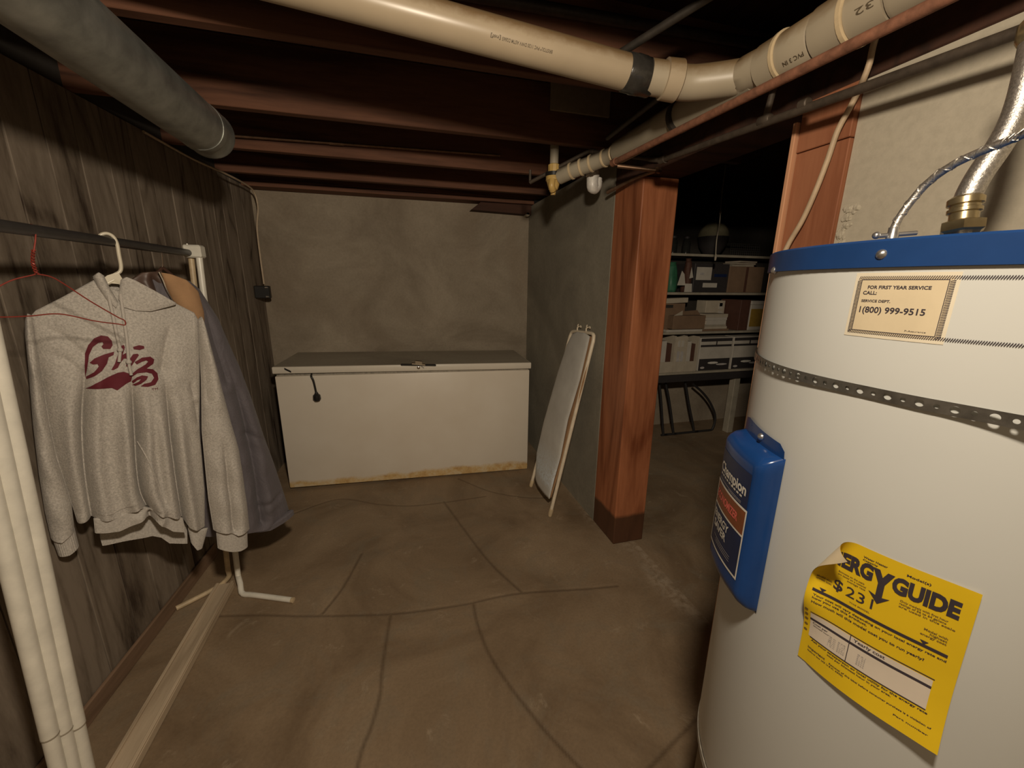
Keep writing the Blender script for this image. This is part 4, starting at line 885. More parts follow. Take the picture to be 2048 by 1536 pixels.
def merge2(items):
    V, Fc, n = [], [], 0
    for v, f in items: V.append(np.asarray(v, float)[:, :2]); Fc += [[i+n for i in q] for q in f]; n += len(v)
    return np.vstack(V), Fc
# service sticker
SL = lambda x, y, off: cyl(-0.4205+x, 1.447+y-0.02*0*x, off)
sl = onto(*rect(0, 0.084, 0, 0.068), SL, 'service_sticker', 'paper_b', wh, 0.0004)
onto(*rect(0.004, 0.080, 0.004, 0.064), SL, 'sticker_face', 'paper', sl, 0.0006)
hat = []
for i in range(80):
    x_ = 0.0035+i*0.00165
    for yb in (0.0035, 0.0612): hat.append((np.array([(x_, yb), (x_+0.0007, yb), (x_+0.0022, yb+0.0034), (x_+0.0015, yb+0.0034)]), [[0, 1, 2, 3]]))
for i in range(35):
    y_ = 0.0045+i*0.0016
    for xb in (0.003, 0.0775): hat.append((np.array([(xb, y_), (xb+0.0038, y_+0.001), (xb+0.0038, y_+0.0017), (xb, y_+0.0007)]), [[0, 1, 2, 3]]))
for a in ((0.0068, 0.0772, 0.0066, 0.0072), (0.0068, 0.0772, 0.0606, 0.0612), (0.0068, 0.0074, 0.0066, 0.0612), (0.0766, 0.0772, 0.0066, 0.0612)): hat.append(rect(*a))
onto(*merge2(hat), SL, 'sticker_border', 'ink', sl, 0.0008)
tx = [text_fit('FOR FIRST YEAR SERVICE', 0.014, 0.066, 0.0515, 0.0033, 0.03), text_fit('CALL:', 0.0105, 0.0235, 0.0455, 0.0036, 0.03), text_fit('SERVICE DEPT.', 0.0105, 0.037, 0.0375, 0.0026, 0.03),
      text_fit('1(800) 999-9515', 0.0105, 0.066, 0.0265, 0.0062, 0.022), text_fit('P-Assurance', 0.054, 0.070, 0.0095, 0.0016, 0.0)]
tx = [subdiv2(v, f, 0.01) for v, f in tx]
for q_ in tx: onto(*q_, SL, 'lettering', 'ink', sl, 0.0008)
# perforated strap
def strap():
    W, p = 0.0128, 0.0125; a1 = -0.335; cells = []
    V, Fc = [], []
    def place(s, w):
        # s = distance along the strap, measured from the point where it leaves the tank
        sag = 1.388-0.012*max(0.0, (s+0.05))*1.0
        if s <= 0: P = cyl(a1+s, 0, 0.0022+0.001*math.sin(s*30))
        else:
            a = a1/TR; tg = np.array([math.cos(a), math.sin(a), 0]); P = cyl(a1, 0, 0.0022)+tg*s+nrm(a1)*0.25*s*s*0.0
        return np.array([P[0], P[1], sag+w])
    k0, k1 = -30, 34
    for k in range(k0, k1):
        r = 0.0036 if k % 2 else 0.0023; c = (k+0.5)*p; ring, outer = [], []
        ca = math.degrees(math.atan2(W, p))
        for th in [math.radians(q) for q in (0, ca/2, ca, (ca+90)/2, 90, 180-(ca+90)/2, 180-ca, 180-ca/2, 180, 180+ca/2, 180+ca, 180+(ca+90)/2, 270, 360-(ca+90)/2, 360-ca, 360-ca/2)]:
            ring.append((c+r*math.cos(th), r*math.sin(th))); q = max(abs(math.cos(th)), abs(math.sin(th))*p/W); outer.append((c+math.cos(th)/q*p/2, math.sin(th)/q*p/2))
        for sg in (0, 1):
            n = len(V)
            for s_, w_ in ring+outer:
                P = place(s_, w_); P[:2] += nrm(a1+min(s_, 0))[:2]*0.0009*sg; V.append(P)
            for j in range(16):
                q = [n+j, n+(j+1) % 16, n+16+(j+1) % 16, n+16+j]; Fc.append(q if sg else q[::-1])
    return np.array(V), Fc
obj('strap', strap(), 'galv', wh)
# element cover box
CX0, CX1, CZ0, CZ1 = -0.590, -0.463, 1.020, 1.272
def cover(x, y, off): return cyl(CX0+x, CZ0+y, off)
def rr(d, r): d = np.clip(d, 0, r); return np.sqrt(np.clip(r*r-(r-d)**2, 0, None))/r
gx, gy = 40, 50; Vc, Fc_ = grid2(0, CX1-CX0, 0, CZ1-CZ0, gx, gy)
ex = np.minimum(Vc[:, 0], CX1-CX0-Vc[:, 0]); ey0 = Vc[:, 1]; ey1 = CZ1-CZ0-Vc[:, 1]
offs = 0.001+0.030*rr(ex, 0.016)*rr(ey0, 0.03)*rr(ey1, 0.022)
cv = obj('element_cover', (cover(Vc[:, 0], Vc[:, 1], offs), Fc_), 'blue_p', wh, 'full')
v2, f2 = poly2([(0.0, 0.248), (0.127, 0.248), (0.125, 0.262), (0.115, 0.270), (0.02, 0.276), (0.004, 0.272)]); v2, f2 = subdiv2(v2, f2, 0.012)
onto(v2, f2, cover, 'flange', 'blue_p', cv, 0.003)
screw(cyl(CX0+0.072, CZ0+0.263, 0.004), nrm(CX0+0.072), 0.0055, cv)
CL = lambda x, y, off: cyl(CX0+0.014+x*0.93, CZ0+0.05+y, off)
lb = onto(*rect(0.002, 0.104, 0.0, 0.170), CL, 'cover_label', 'ink_n', cv, 0.0314)
wl_ = [rect(0.0, 0.106, -0.002, 0.0015), rect(0.104, 0.1068, -0.002, 0.113), rect(0.0, 0.0028, -0.002, 0.113), rect(0.0, 0.1068, 0.111, 0.1145), rect(0.002, 0.104, 0.070, 0.073)]
onto(*merge2(wl_), CL, 'label_border', 'white_p', lb, 0.0318)
onto(*rect(0.0028, 0.104, 0.073, 0.111), CL, 'red_panel', 'brown_p', lb, 0.0317)
wt_ = [text_fit('Champion', 0.008, 0.098, 0.134, 0.016, 0.03), text_fit('ENERGY', 0.008, 0.070, 0.050, 0.0125, 0.03), text_fit('SAVER', 0.012, 0.066, 0.033, 0.0125, 0.03)]
wt_ += [rect(0.012+0.009*i, 0.018+0.009*i, 0.1275, 0.1305) for i in range(9)]
for q_ in wt_[:3]: onto(*subdiv2(*q_, 0.01), CL, 'lettering', 'white_p', lb, 0.0321)
onto(*merge2(wt_[3:]), CL, 'fine_print', 'white_p', lb, 0.0321)['kind'] = 'stuff'
onto(*subdiv2(*text_fit('ECONOMIZER', 0.008, 0.088, 0.086, 0.013, 0.03), 0.01), CL, 'red_lettering', 'pink_p', lb, 0.0321)
onto(*merge2([rect(0.01, 0.09, 0.120, 0.1208), rect(0.05, 0.09, 0.1175, 0.1183), rect(0.02, 0.084, 0.020, 0.0208), rect(0.03, 0.084, 0.016, 0.0168), rect(0.03, 0.084, 0.012, 0.0128)]), CL, 'small_print', 'ink_g', lb, 0.0321)['kind'] = 'stuff'
# yellow energy label with the curled corner
LW, LH = 0.137, 0.200
def paper(x, y, off):
    # x from left edge, y down from the top edge, metres
    x = np.asarray(x, float); y = np.asarray(y, float)
    A = np.array([0.041, 0.0]); e = np.array([-0.922, -0.387]); e /= np.linalg.norm(e)
    s = (x-A[0])*e[0]+(y-A[1])*e[1]; r = 0.0105; ph = np.clip(s, 0, None)/r
    fx_ = np.where(s > 0, x-e[0]*s+e[0]*r*np.sin(ph), x); fy_ = np.where(s > 0, y-e[1]*s+e[1]*r*np.sin(ph), y)
    hgt = np.where(s > 0, r*(1-np.cos(ph)), 0.0)
    cr = np.cos(np.where(s > 0, ph, 0.0)); sr = np.sin(np.where(s > 0, ph, 0.0))
    lift = 0.0012+0.010*np.clip((fy_-0.10)/0.10, 0, 1)**2*np.clip((fx_-0.01)/0.12, 0, 1)**0.8+0.003*np.clip((fx_-0.10)/0.037, 0, 1)**2+0.010*np.exp(-((fx_)/0.02)**2-((fy_-0.10)/0.03)**2)
    arc = -0.395+fx_*0.965+0.03*(fy_-0.1)*0.8; z = 1.212-fy_*0.965
    return cyl(arc-e[0]*sr*off*1.0, z+e[1]*sr*off, lift+hgt+cr*off)
PR = lambda x0, x1, y0, y1, st=0.004: rect(x0, x1, y0, y1, st)
pv, pf = rect(0, LW, 0, LH, 0.0025)
lbl = obj('energy_label', (paper(pv[:, 0], pv[:, 1], 0.0), pf), 'yellow', wh, 'full')
obj('label_back', (paper(pv[:, 0], pv[:, 1], -0.00035), [q[::-1] for q in pf]), 'paper', lbl, 'full')
def put(items, mat, off, name='print'):
    items = [subdiv2(v, f, 0.004) for v, f in items]; return onto(*merge2(items), paper, name, mat, lbl, off)
def T(s, x0, x1, yb, h, w=0.0):
    q, f = text_fit(s, x0, x1, 0, h, w); q = q.copy(); q[:, 1] = yb-q[:, 1]; return q, [p[::-1] for p in f]
put([PR(0.008, 0.122, 0.121, 0.158)], 'paper_w', 0.0003, 'white_panel')
put([T('ENERG', 0.006, 0.0575, 0.037, 0.0185, 0.055), T('GUIDE', 0.0745, 0.127, 0.037, 0.0185, 0.055),
     poly2([(0.0565, 0.0185), (0.0625, 0.0185), (0.066, 0.027), (0.0695, 0.0185), (0.0755, 0.0185), (0.069, 0.035), (0.069, 0.052), (0.0755, 0.050), (0.066, 0.062), (0.0565, 0.050), (0.063, 0.052), (0.063, 0.035)])], 'ink', 0.0005, 'title')
put([T('$', 0.024, 0.0335, 0.071, 0.0135, 0.02), T('231', 0.037, 0.063, 0.072, 0.0135, 0.0), PR(0.006, 0.127, 0.083, 0.0868), PR(0.008, 0.123, 0.1185, 0.1196), PR(0.008, 0.122, 0.1285, 0.1318), PR(0.010, 0.122, 0.158, 0.1592),
     PR(0.050, 0.0508, 0.119, 0.158), poly2([(0.105, 0.079), (0.112, 0.079), (0.1085, 0.0835)]), poly2([(0.012, 0.079), (0.019, 0.079), (0.0155, 0.0835)])], 'ink', 0.0005, 'bars')
fine = [T('Your cost will vary depending on your local energy rate and', 0.008, 0.127, 0.0925, 0.0028, 0.022), T('how you use this product.', 0.008, 0.062, 0.097, 0.0028, 0.022), T('How much will this model cost you to run yearly?', 0.008, 0.112, 0.1035, 0.0033, 0.022),
    T('Yearly cost', 0.0535, 0.083, 0.1262, 0.0042, 0.022), T('Cost per', 0.011, 0.028, 0.1365, 0.0028, 0.022), T('kilowatt hour', 0.012, 0.030, 0.140, 0.0018, 0.022),
    T('Ask your salesperson or local utility for the energy rate', 0.012, 0.124, 0.163, 0.0026, 0.022), T('cost per kilowatt hour in your area.', 0.032, 0.095, 0.167, 0.0022, 0.022),
    T('Important', 0.010, 0.031, 0.176, 0.0032, 0.022), T('Removal of this label before consumer purchase is a violation of', 0.036, 0.129, 0.177, 0.0022, 0.022), T('federal law (42 U.S.C. 6302)', 0.010, 0.052, 0.1805, 0.002, 0.022), T('Part number', 0.100, 0.128, 0.186, 0.0018, 0.022),
    T('Water Heater', 0.046, 0.068, 0.013, 0.0024, 0.022), T('Capacity', 0.046, 0.060, 0.0165, 0.002, 0.022), T('Model(s)', 0.084, 0.103, 0.0125, 0.0026, 0.022)]
put(fine, 'ink', 0.0004, 'small_lettering')['kind'] = 'stuff'
put([T('Only models with first hour', 0.0835, 0.121, 0.0455, 0.0024, 0.022), T('ratings of 56 to 64 gallons', 0.0835, 0.120, 0.049, 0.0024, 0.022), T('are used in this scale', 0.0835, 0.127, 0.0525, 0.0024, 0.022), T('Model with', 0.106, 0.124, 0.066, 0.0026, 0.022), T('highest', 0.111, 0.124, 0.0695, 0.0026, 0.022), T('energy cost', 0.104, 0.124, 0.0730, 0.0026, 0.022), T('Model with', 0.006, 0.022, 0.066, 0.0024, 0.022), T('lowest cost', 0.006, 0.022, 0.0695, 0.0024, 0.022),
     T('Estimates on the scale', 0.026, 0.052, 0.0465, 0.0022, 0.022), T('are based on a national', 0.026, 0.054, 0.0500, 0.0022, 0.022), T('average rate', 0.036, 0.054, 0.0535, 0.0022, 0.022), T('THIS MODEL', 0.042, 0.062, 0.079, 0.0018, 0.022)], 'ink_f', 0.0004, 'faded_lettering')['kind'] = 'stuff'
cols = [T(s, x_, x_+0.008, 0.140+0.0026*i, 0.0018, 0.0) for x_, l in ((0.030, ['2c', '4c', '6c', '8c', '10c', '12c']), (0.040, ['$58', '$116', '$174', '$231', '$290', '$348']), (0.060, ['$61', '$122', '$183', '$244', '$305', '$366'])) for i, s in enumerate(l)]
put(cols, 'ink_g', 0.0005, 'figures')['kind'] = 'stuff'
put([sp_ for sp_ in [(np.array([(0.0035+0.0022*math.cos(k*PI/4), y_+0.0017*math.sin(k*PI/4)) for k in range(8)]), [list(range(8))]) for y_ in (0.118, 0.126, 0.134, 0.143, 0.152)]], 'ink_f', 0.0005, 'feed_holes')
# stand under the heater
sd = thing('heater_stand', 'brown board stand under the white water heater at the bottom edge', 'stand', (0.78, 0.32, 0))
sx0, sx1, sy0, sy1 = 0.573, 1.06, 0.03, 0.525
obj('top', box(sx0, sx1, sy0, sy1, 0.555, 0.599, 0.004), 'stand', sd)
for x_, y_ in ((sx0, sy0), (sx1-0.07, sy0), (sx0, sy1-0.07), (sx1-0.07, sy1-0.07)): obj('leg', box(x_+0.004, x_+0.066, y_+0.004, y_+0.066, 0.001, 0.554, 0.004), 'stand', sd)
obj('apron', box(sx0+0.004, sx0+0.03, sy0+0.07, sy1-0.07, 0.40, 0.554, 0.003), 'stand', sd)
obj('apron', box(sx0+0.07, sx1-0.07, sy1-0.03, sy1-0.004, 0.40, 0.554, 0.003), 'stand', sd)

# water connectors on top of the heater
hb0 = far(1922, 474, 0.95)
pts = [(1926, 432, 0.955), (1930, 412, 0.96), (1940, 384, 0.965), (1962, 345, 0.97), (1995, 297, 0.98), (2022, 250, 0.99), (2040, 205, 1.0), (2055, 150, 1.01), (2070, 80, 1.03), (2080, 0, 1.05)]
P_ = smooth_path([far(x, y, d) for x, y, d in pts[:-1]], 56)
t = thing('flexible_connector', 'thick braided steel water hose with brass nut on top of the heater', 'hose', tuple(hb0))
obj('hose', tube(P_[4:], 0.0155, 20), 'braid', t, True)
obj('end_ferrule', prof(P_[-1]-(P_[-1]-P_[-2])*0.5, P_[-1]+(P_[-1]-P_[-2])/np.linalg.norm(P_[-1]-P_[-2])*0.03, [(0, 0.0165), (0.2, 0.0195), (0.8, 0.0195), (1, 0.015)], 20), 'brass', t, True)
d0 = (P_[4]-hb0)/np.linalg.norm(P_[4]-hb0)
hp_ = lambda s: hb0+d0*s
L0 = np.linalg.norm(P_[4]-hb0)
obj('base_flange', prof(hp_(-0.004), hp_(0.006), [(0, 0.011), (1, 0.011)], 24), 'braid', t, True)
obj('nipple', prof(np.array([hb0[0], hb0[1], 1.5492]), hb0, [(0, 0.0105), (1, 0.0105)], 20), 'steel', t, True)
obj('hex_nut', prof(hp_(0.006), hp_(0.024), [(0, 0.022), (0.15, 0.0265), (0.85, 0.0265), (1, 0.020)], 6), 'brass', t)
obj('ferrule', prof(hp_(0.024), hp_(L0+0.012), [(0, 0.0165), (0.3, 0.0165), (0.34, 0.0195), (0.48, 0.0195), (0.52, 0.0170), (0.62, 0.0170), (0.66, 0.0205), (0.9, 0.0205), (1, 0.0165)], 22), 'brass', t, True)
def spiral(path, R, turns, r, hand=1, n=8):
    T_ = np.gradient(path, axis=0); T_ /= np.linalg.norm(T_, axis=1)[:, None]; k = len(path); up = np.array([0, 0, 1.]); out = []
    for i in range(k):
        a = np.cross(T_[i], np.array([1., 0.3, 0])); a /= np.linalg.norm(a); b = np.cross(T_[i], a); th = hand*2*PI*turns*i/k
        out.append(path[i]+R*(math.cos(th)*a+math.sin(th)*b))
    return tube(np.array(out), r, n)
thin = [(1785, 470, 0.80), (1792, 447, 0.805), (1815, 412, 0.81), (1855, 366, 0.81), (1905, 330, 0.80), (1960, 304, 0.79), (2015, 282, 0.78), (2060, 262, 0.77), (2120, 230, 0.75)]
Q_ = smooth_path([far(x, y, d) for x, y, d in thin]+[np.array([0.86, 0.05, 1.86]), np.array([0.97, -0.02, 1.93]), np.array([1.147, -0.04, 1.95])], 320)
t = thing('flexible_connector', 'thin braided hose curving up from a small valve on top of the heater', 'hose', tuple(Q_[0]))
obj('hose', tube(Q_[::4], 0.0048, 14), 'braid', t, True)
for hnd in (0, 1): obj('braid_wire', spiral(Q_, 0.0047, 42, 0.0010, 1 if hnd == 0 else -1, 6), 'braid', t, True)
vb = Q_[0]; hx = np.array([0.80, -0.60, 0.])
obj('valve_stem', prof(vb+np.array([0, 0, -0.008]), vb+np.array([0, 0, 0.010]), [(0, 0.007), (0.5, 0.007), (0.6, 0.006), (1, 0.006)], 14), 'steel', t, True)
obj('valve_handle', join(rod(vb-hx*0.018+np.array([0, 0, -0.001]), vb+hx*0.026+np.array([0, 0, 0.002]), 0.003, 10), sphere(vb-hx*0.018, 0.005, 10, 7)), 'steel', t, True)
# broken mortar patch beside the jamb, over the heater
bm_ = []
for i in range(46):
    y_ = 0.862-abs(random.gauss(0, 0.014)); z_0 = random.uniform(1.50, 1.70)
    if (1.70-z_0) < 0: continue
    r_ = random.uniform(0.004, 0.010); c_ = np.array([WX-0.0005, y_, z_0]); v, f = sphere(c_, r_, 6, 4); v = c_+(v-c_)*np.array([0.6, 1, 1])*(1+0.3*rng.standard_normal(v.shape)*0.6); bm_.append((v, f))
obj('mortar_crumbs', join(*bm_), 'wall_r', label='rough broken mortar beside the wooden jamb just above the heater', cat='mortar', kind='stuff', loc=(WX, 0.85, 1.6))

# ---------------------------------------------------------------- shelves in the room beyond
YS = 3.14; SD = 0.36
def sx(x, y=660, Y=YS): return at(x, y, 1, Y)[0]
def szz(x, y, Y=YS): return at(x, y, 1, Y)[2]
t = thing('shelf_unit', 'pale painted shelf unit with cluttered shelves in the dark room beyond the doorway', 'shelving', (2.9, 3.3, 0))
X0, X1 = 1.75, 3.95
zs = [szz(1410, 742), szz(1410, 663), szz(1410, 585), szz(1410, 507)]
for k, z_ in enumerate(zs): obj('shelf', box(X0, X1, YS+(0.0 if k < 3 else 0.06), YS+SD, z_-0.022, z_, 0.003), 'shelf', t)
obj('added_dark_panel', box(X0, X1, YS+SD+0.021, YS+SD+0.03, zs[0]-0.2, 2.38), 'shade_black', t)  # near-black panel added to keep the space behind the shelves dark
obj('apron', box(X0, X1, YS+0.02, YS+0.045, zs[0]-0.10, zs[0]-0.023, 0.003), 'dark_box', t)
lx = sx(1476, 810)
for x_ in (X0+0.03, lx, X1-0.06): obj('leg', box(x_-0.035, x_+0.035, YS+0.05, YS+0.12, 0.001, zs[0]-0.023, 0.004), 'shelf', t)
for x_ in (X0+0.02, X1-0.02): obj('side_board', box(x_-0.02, x_+0.018, YS+0.28, YS+SD+0.02, zs[0]+0.001, zs[3]+0.25, 0.003), 'dark_wood', t)
zf = zs[0]+0.001
def carton(name, label, cat, x0, x1, y0, y1, z0, h, mat, lidm=None, group=None, yaw=0.0):
    c = np.array([(x0+x1)/2, (y0+y1)/2, z0]); t_ = thing(name, label, cat, tuple(c), group)
    ux = (math.cos(yaw), math.sin(yaw), 0); obj('box', obox(c, ux, x1-x0, y1-y0, h, 0.003), mat, t_)
    return t_, c, np.array(ux)
# bottom shelf: magazine files and two printed file boxes
pitch = [1322, 1341, 1351, 1362, 1374, 1386, 1398]
for k in range(3):
    a, b = sx(pitch[2*k], 705), sx(pitch[2*k+2], 705)-0.004; h = szz(1360, 672)-zf-[0.0, 0.002, 0.012][k]
    m_ = thing('magazine_file', ['cream magazine file at the post end of the low shelf', 'cream magazine file with two slot windows, middle of three on the low shelf', 'cream magazine file beside the printed boxes on the low shelf'][k], 'file box', ((a+b)/2, YS+0.15, zf), 'magazine files')
    obj('side', box(a, a+0.006, YS+0.01, YS+0.28, zf, zf+h, 0.001), 'card_l', m_); obj('side', box(b-0.006, b, YS+0.01, YS+0.28, zf, zf+h, 0.001), 'card_l', m_)
    obj('front', box(a+0.0065, b-0.0065, YS+0.008, YS+0.014, zf, zf+h*(0.30 if k != 1 else 0.98), 0.001), 'card_l', m_)
    obj('papers', box(a+0.012, (a+b)/2, YS+0.03, YS+0.25, zf+0.002, zf+h*0.86, 0.001), 'white_box', m_)
    obj('papers', box((a+b)/2+0.01, b-0.012, YS+0.04, YS+0.25, zf+0.002, zf+h*0.78, 0.001), 'card_d', m_)
    if k == 1:
        for dx in (0.022, 0.062): obj('slot', box(a+dx, a+dx+0.026, YS+0.004, YS+0.0075, zf+h*0.70, zf+h*0.88, 0.001), 'white_box', m_); obj('printed_panel', box(a+dx, a+dx+0.03, YS+0.005, YS+0.0075, zf+h*0.30, zf+h*0.58, 0.0), 'ink_g', m_)
for k, (p0, p1) in enumerate(((1401, 1463), (1467, 1529))):
    a, b = sx(p0, 705), sx(p1, 705); h = szz(1430, 675)-zf
    b_, c, _ = carton('file_box', ['white box with black printed lower half, beside the magazine files', 'white box with black printed lower half, nearest the heater on the low shelf'][k], 'box', a, b, YS+0.012, YS+0.30, zf, h, 'white_box', group='printed boxes on the low shelf')
    f_ = obj('printed_front', box(a+0.006, b-0.004, YS+0.0075, YS+0.0115, zf+0.004, zf+h*0.36), 'dark_box', b_)
    for (u0, u1, v0, v1, m_) in ((0.28, 0.62, 0.20, 0.27, 'white_p'), (0.55, 0.92, 0.15, 0.21, 'ink_g'), (0.06, 0.2, 0.06, 0.13, 'ink_g')):
        obj('print_patch', prism([(a+(b-a)*(u0+u1)/2+(b-a)*(u1-u0)/2*math.cos(i*PI/5), zf+h*((v0+v1)/2)+h*(v1-v0)/2*math.sin(i*PI/5)) for i in range(10)], (1, 0, 0), (0, 0, 1), (0, 1, 0), (0, YS+0.0055, 0), 0.0018), m_, f_)
    obj('lid_gap', box(a+0.004, b-0.002, YS+0.0085, YS+0.0118, zf+h*0.72, zf+h*0.78), 'dark_box', b_)
    obj('lid_gap', box(a+0.004, b-0.002, YS+0.0085, YS+0.0118, zf+h*0.88, zf+h*0.97), 'dark_box', b_)
    obj('lid_split', box(a+(b-a)*0.49, a+(b-a)*0.52, YS+0.0085, YS+0.0118, zf+h*0.782, zf+h*0.879), 'dark_box', b_)
# middle shelf
z1 = zs[1]+0.001
a, b = sx(1318, 625), sx(1384, 625)
b_, c, ux = carton('cardboard_box', 'brown cardboard box with a pale lid and dark hand slot on the middle shelf', 'box', a, b, YS+0.10, YS+0.33, z1, szz(1350, 608)-z1, 'card')
obj('lid', obox(c+np.array([0.01, -0.01, szz(1350, 608)-z1+0.001]), (1, 0, 0.04), (b-a)+0.02, 0.225, 0.045, 0.003), 'card_l', b_)
obj('hand_slot', box(sx(1341, 614), sx(1360, 614), YS+0.096, YS+0.0995, szz(1350, 617), szz(1350, 611)), 'shade_black', b_)  # dark plate on the front, its colour is the shade inside the slot
a, b = sx(1348, 640), sx(1412, 640)
b_, c, ux = carton('open_carton', 'small open brown carton with torn flaps in front of the lidded cardboard box', 'box', a, b, YS+0.005, YS+0.09, z1+0.024, szz(1380, 630)-z1-0.03, 'card', yaw=0.0)
hz = szz(1380, 630)-z1-0.03+z1+0.024
obj('flap', prism([(a, 0), (a+0.09, 0.004), (a+0.075, 0.05)], (1, 0, 0), (0, -0.35, 0.94), (0, -1, 0), (0, YS+0.01, hz), 0.003), 'card_l', b_)
obj('flap', prism([(a+0.10, 0), (b, 0), (b-0.02, 0.05), (a+0.14, 0.035)], (1, 0, 0), (0, 0.5, 0.86), (0, -1, 0), (0, YS+0.085, hz), 0.003), 'card', b_)
a, b = sx(1334, 660), sx(1405, 660)
t_ = thing('paper_tray', 'shallow pale tray under the open carton on the middle shelf', 'tray', ((a+b)/2, YS+0.06, z1))
obj('base', box(a, b, YS+0.004, YS+0.095, z1, z1+0.004), 'white_box', t_)
for q in ((a, b, YS+0.004, YS+0.008), (a, a+0.004, YS+0.009, YS+0.09), (b-0.004, b, YS+0.009, YS+0.09)): obj('rim', box(*q, z1+0.0045, z1+0.021), 'white_box', t_)
zz0 = z1; wds = [(1406, 1461), (1409, 1457), (1413, 1455), (1415, 1454), (1414, 1455), (1412, 1456), (1411, 1456)]
hs = [0.020, 0.022, 0.016, 0.042, 0.026, 0.020, 0.010]; bm_n = ['card', 'card_l', 'shelf', 'white_box', 'white_box', 'card_l', 'card_l']
bl = ['brown', 'buff', 'grey', 'thick white', 'white', 'pale', 'pale wide']
for k, ((p0, p1), h_, m_) in enumerate(zip(wds, hs, bm_n)):
    a, b = sx(p0, 645), sx(p1, 645); t_ = thing('book', bl[k]+' flat book, '+['lowest', 'second from the bottom', 'third from the bottom', 'in the middle', 'third from the top', 'second from the top', 'topmost'][k]+' of the pile on the middle shelf', 'book', ((a+b)/2, YS+0.1, zz0), 'pile of books on the middle shelf')
    obj('pages', box(a+0.004, b-0.003, YS+0.016, YS+0.186, zz0+0.0025, zz0+h_-0.0025), 'paper_w', t_)
    for q in (0, 1): obj('cover', box(a, b, YS+0.012, YS+0.19, zz0+q*(h_-0.002), zz0+0.002+q*(h_-0.002)), m_, t_)
    obj('spine', box(a, b, YS+0.0125, YS+0.0155, zz0+0.0022, zz0+h_-0.0022), m_, t_); zz0 += h_+0.0005
a, b = sx(1440, 630), sx(1479, 630)
b_, c, _ = carton('file_box', 'pale upright box with a small dark label behind the pile of books', 'box', a, b, YS+0.195, YS+0.33, z1, szz(1460, 603)-z1, 'card_l')
obj('dark_label', box(b-0.07, b-0.035, YS+0.19, YS+0.1945, szz(1475, 615), szz(1475, 608)), 'dark_box', b_)
for j in range(3): obj('paper_tab', box(b-0.075, b-0.03, YS+0.19, YS+0.1945, szz(1475, 652)+j*0.075, szz(1475, 652)+j*0.075+0.055), 'white_box', b_)
a, b = sx(1481, 630), sx(1500, 630)
t_ = thing('binder', 'dark brown binder standing upright on the middle shelf', 'binder', ((a+b)/2, YS+0.1, z1)); obj('cover', box(a, b, YS+0.01, YS+0.26, z1, szz(1490, 600), 0.003), 'card_d', t_); obj('pages', box(a+0.006, b-0.006, YS+0.265, YS+0.27, z1+0.005, szz(1490, 602)), 'paper_w', t_)
a, b = sx(1502, 630), sx(1536, 630)
b_, c, _ = carton('storage_box', 'pale storage box with a yellow front beside the dark brown binder', 'box', a, b, YS+0.012, YS+0.28, z1, szz(1510, 610)-z1, 'white_box'); obj('yellow_panel', box(a+0.005, b-0.005, YS+0.007, YS+0.0115, z1+0.035, szz(1510, 618)), simple('mustard card', (0.34, 0.21, 0.035), 0.7), b_)
obj('lid', box(a-0.006, b+0.006, YS+0.006, YS+0.285, szz(1510, 610)+0.001, szz(1510, 602), 0.003), 'white_box', b_)
# upper shelf
z2 = zs[2]+0.001
def blob_bag(name, label, x0, x1, y0, y1, z0, z1_, mat):
    c = np.array([(x0+x1)/2, (y0+y1)/2, z0]); n, m_ = 22, 12; V, Fc = [], []
    for i in range(m_):
        f_ = i/(m_-1); k = (0.9+0.12*math.sin(f_*5))*(1-0.35*f_**3)
        for j in range(n):
            th = 2*PI*j/n; w_ = 1+0.10*math.sin(3*th+f_*4)+0.06*math.sin(7*th-f_*6)
            V.append((c[0]+(x1-x0)/2*k*w_*math.cos(th), c[1]+(y1-y0)/2*k*w_*math.sin(th), z0+(z1_-z0)*f_))
    for i in range(m_-1):
        for j in range(n): Fc.append([i*n+j, i*n+(j+1) % n, (i+1)*n+(j+1) % n, (i+1)*n+j])
    Fc.append(list(range(n))[::-1]); Fc.append([(m_-1)*n+j for j in range(n)])
    t_ = thing(name, label, 'bag', tuple(c)); obj('sack', (V, Fc), mat, t_, 'full')
    obj('rim', prof((c[0], c[1], z1_-0.004), (c[0], c[1], z1_+0.02), [(0, (x1-x0)*0.30), (0.5, (x1-x0)*0.26), (1, (x1-x0)*0.34)], 16), mat, t_, True); return t_, c
blob_bag('green_bag', 'crumpled green bag at the post end of the upper shelf', sx(1328, 560, YS+0.09), sx(1353, 560, YS+0.09), YS+0.02, YS+0.16, z2, szz(1345, 528), 'green')
t_, c = blob_bag('brown_bag', 'dark brown sack with pale cards between the green bag and the black box', sx(1366, 560, YS+0.10), sx(1381, 560, YS+0.10), YS+0.05, YS+0.16, z2, szz(1370, 520), 'card_d')
obj('card', prism([(0, 0), (0.085, 0), (0.075, 0.10), (0.05, 0.13)], (1, 0, 0), (0, 0.15, 0.98), (0, -1, 0), (sx(1361, 555), YS+0.035, z2+0.06), 0.003), 'white_box', t_)
obj('card', prism([(0, 0), (0.08, 0), (0.08, 0.075), (0.01, 0.075)], (1, 0, 0), (0, 0.12, 0.98), (0, -1, 0), (sx(1372, 575), YS+0.02, z2+0.002), 0.003), 'white_box', t_)
obj('card', prism([(0, 0), (0.04, 0.01), (0.02, 0.10)], (1, 0, 0), (0, 0.1, 0.98), (0, -1, 0), (sx(1384, 548), YS+0.03, z2+0.12), 0.003), 'white_box', t_)
a, b = sx(1392, 560), sx(1461, 560); h = szz(1430, 527)-z2
b_, c, _ = carton('shipping_box', 'black box with two white paper labels on the upper shelf', 'box', a, b, YS+0.03, YS+0.3, z2, h, 'dark_box')
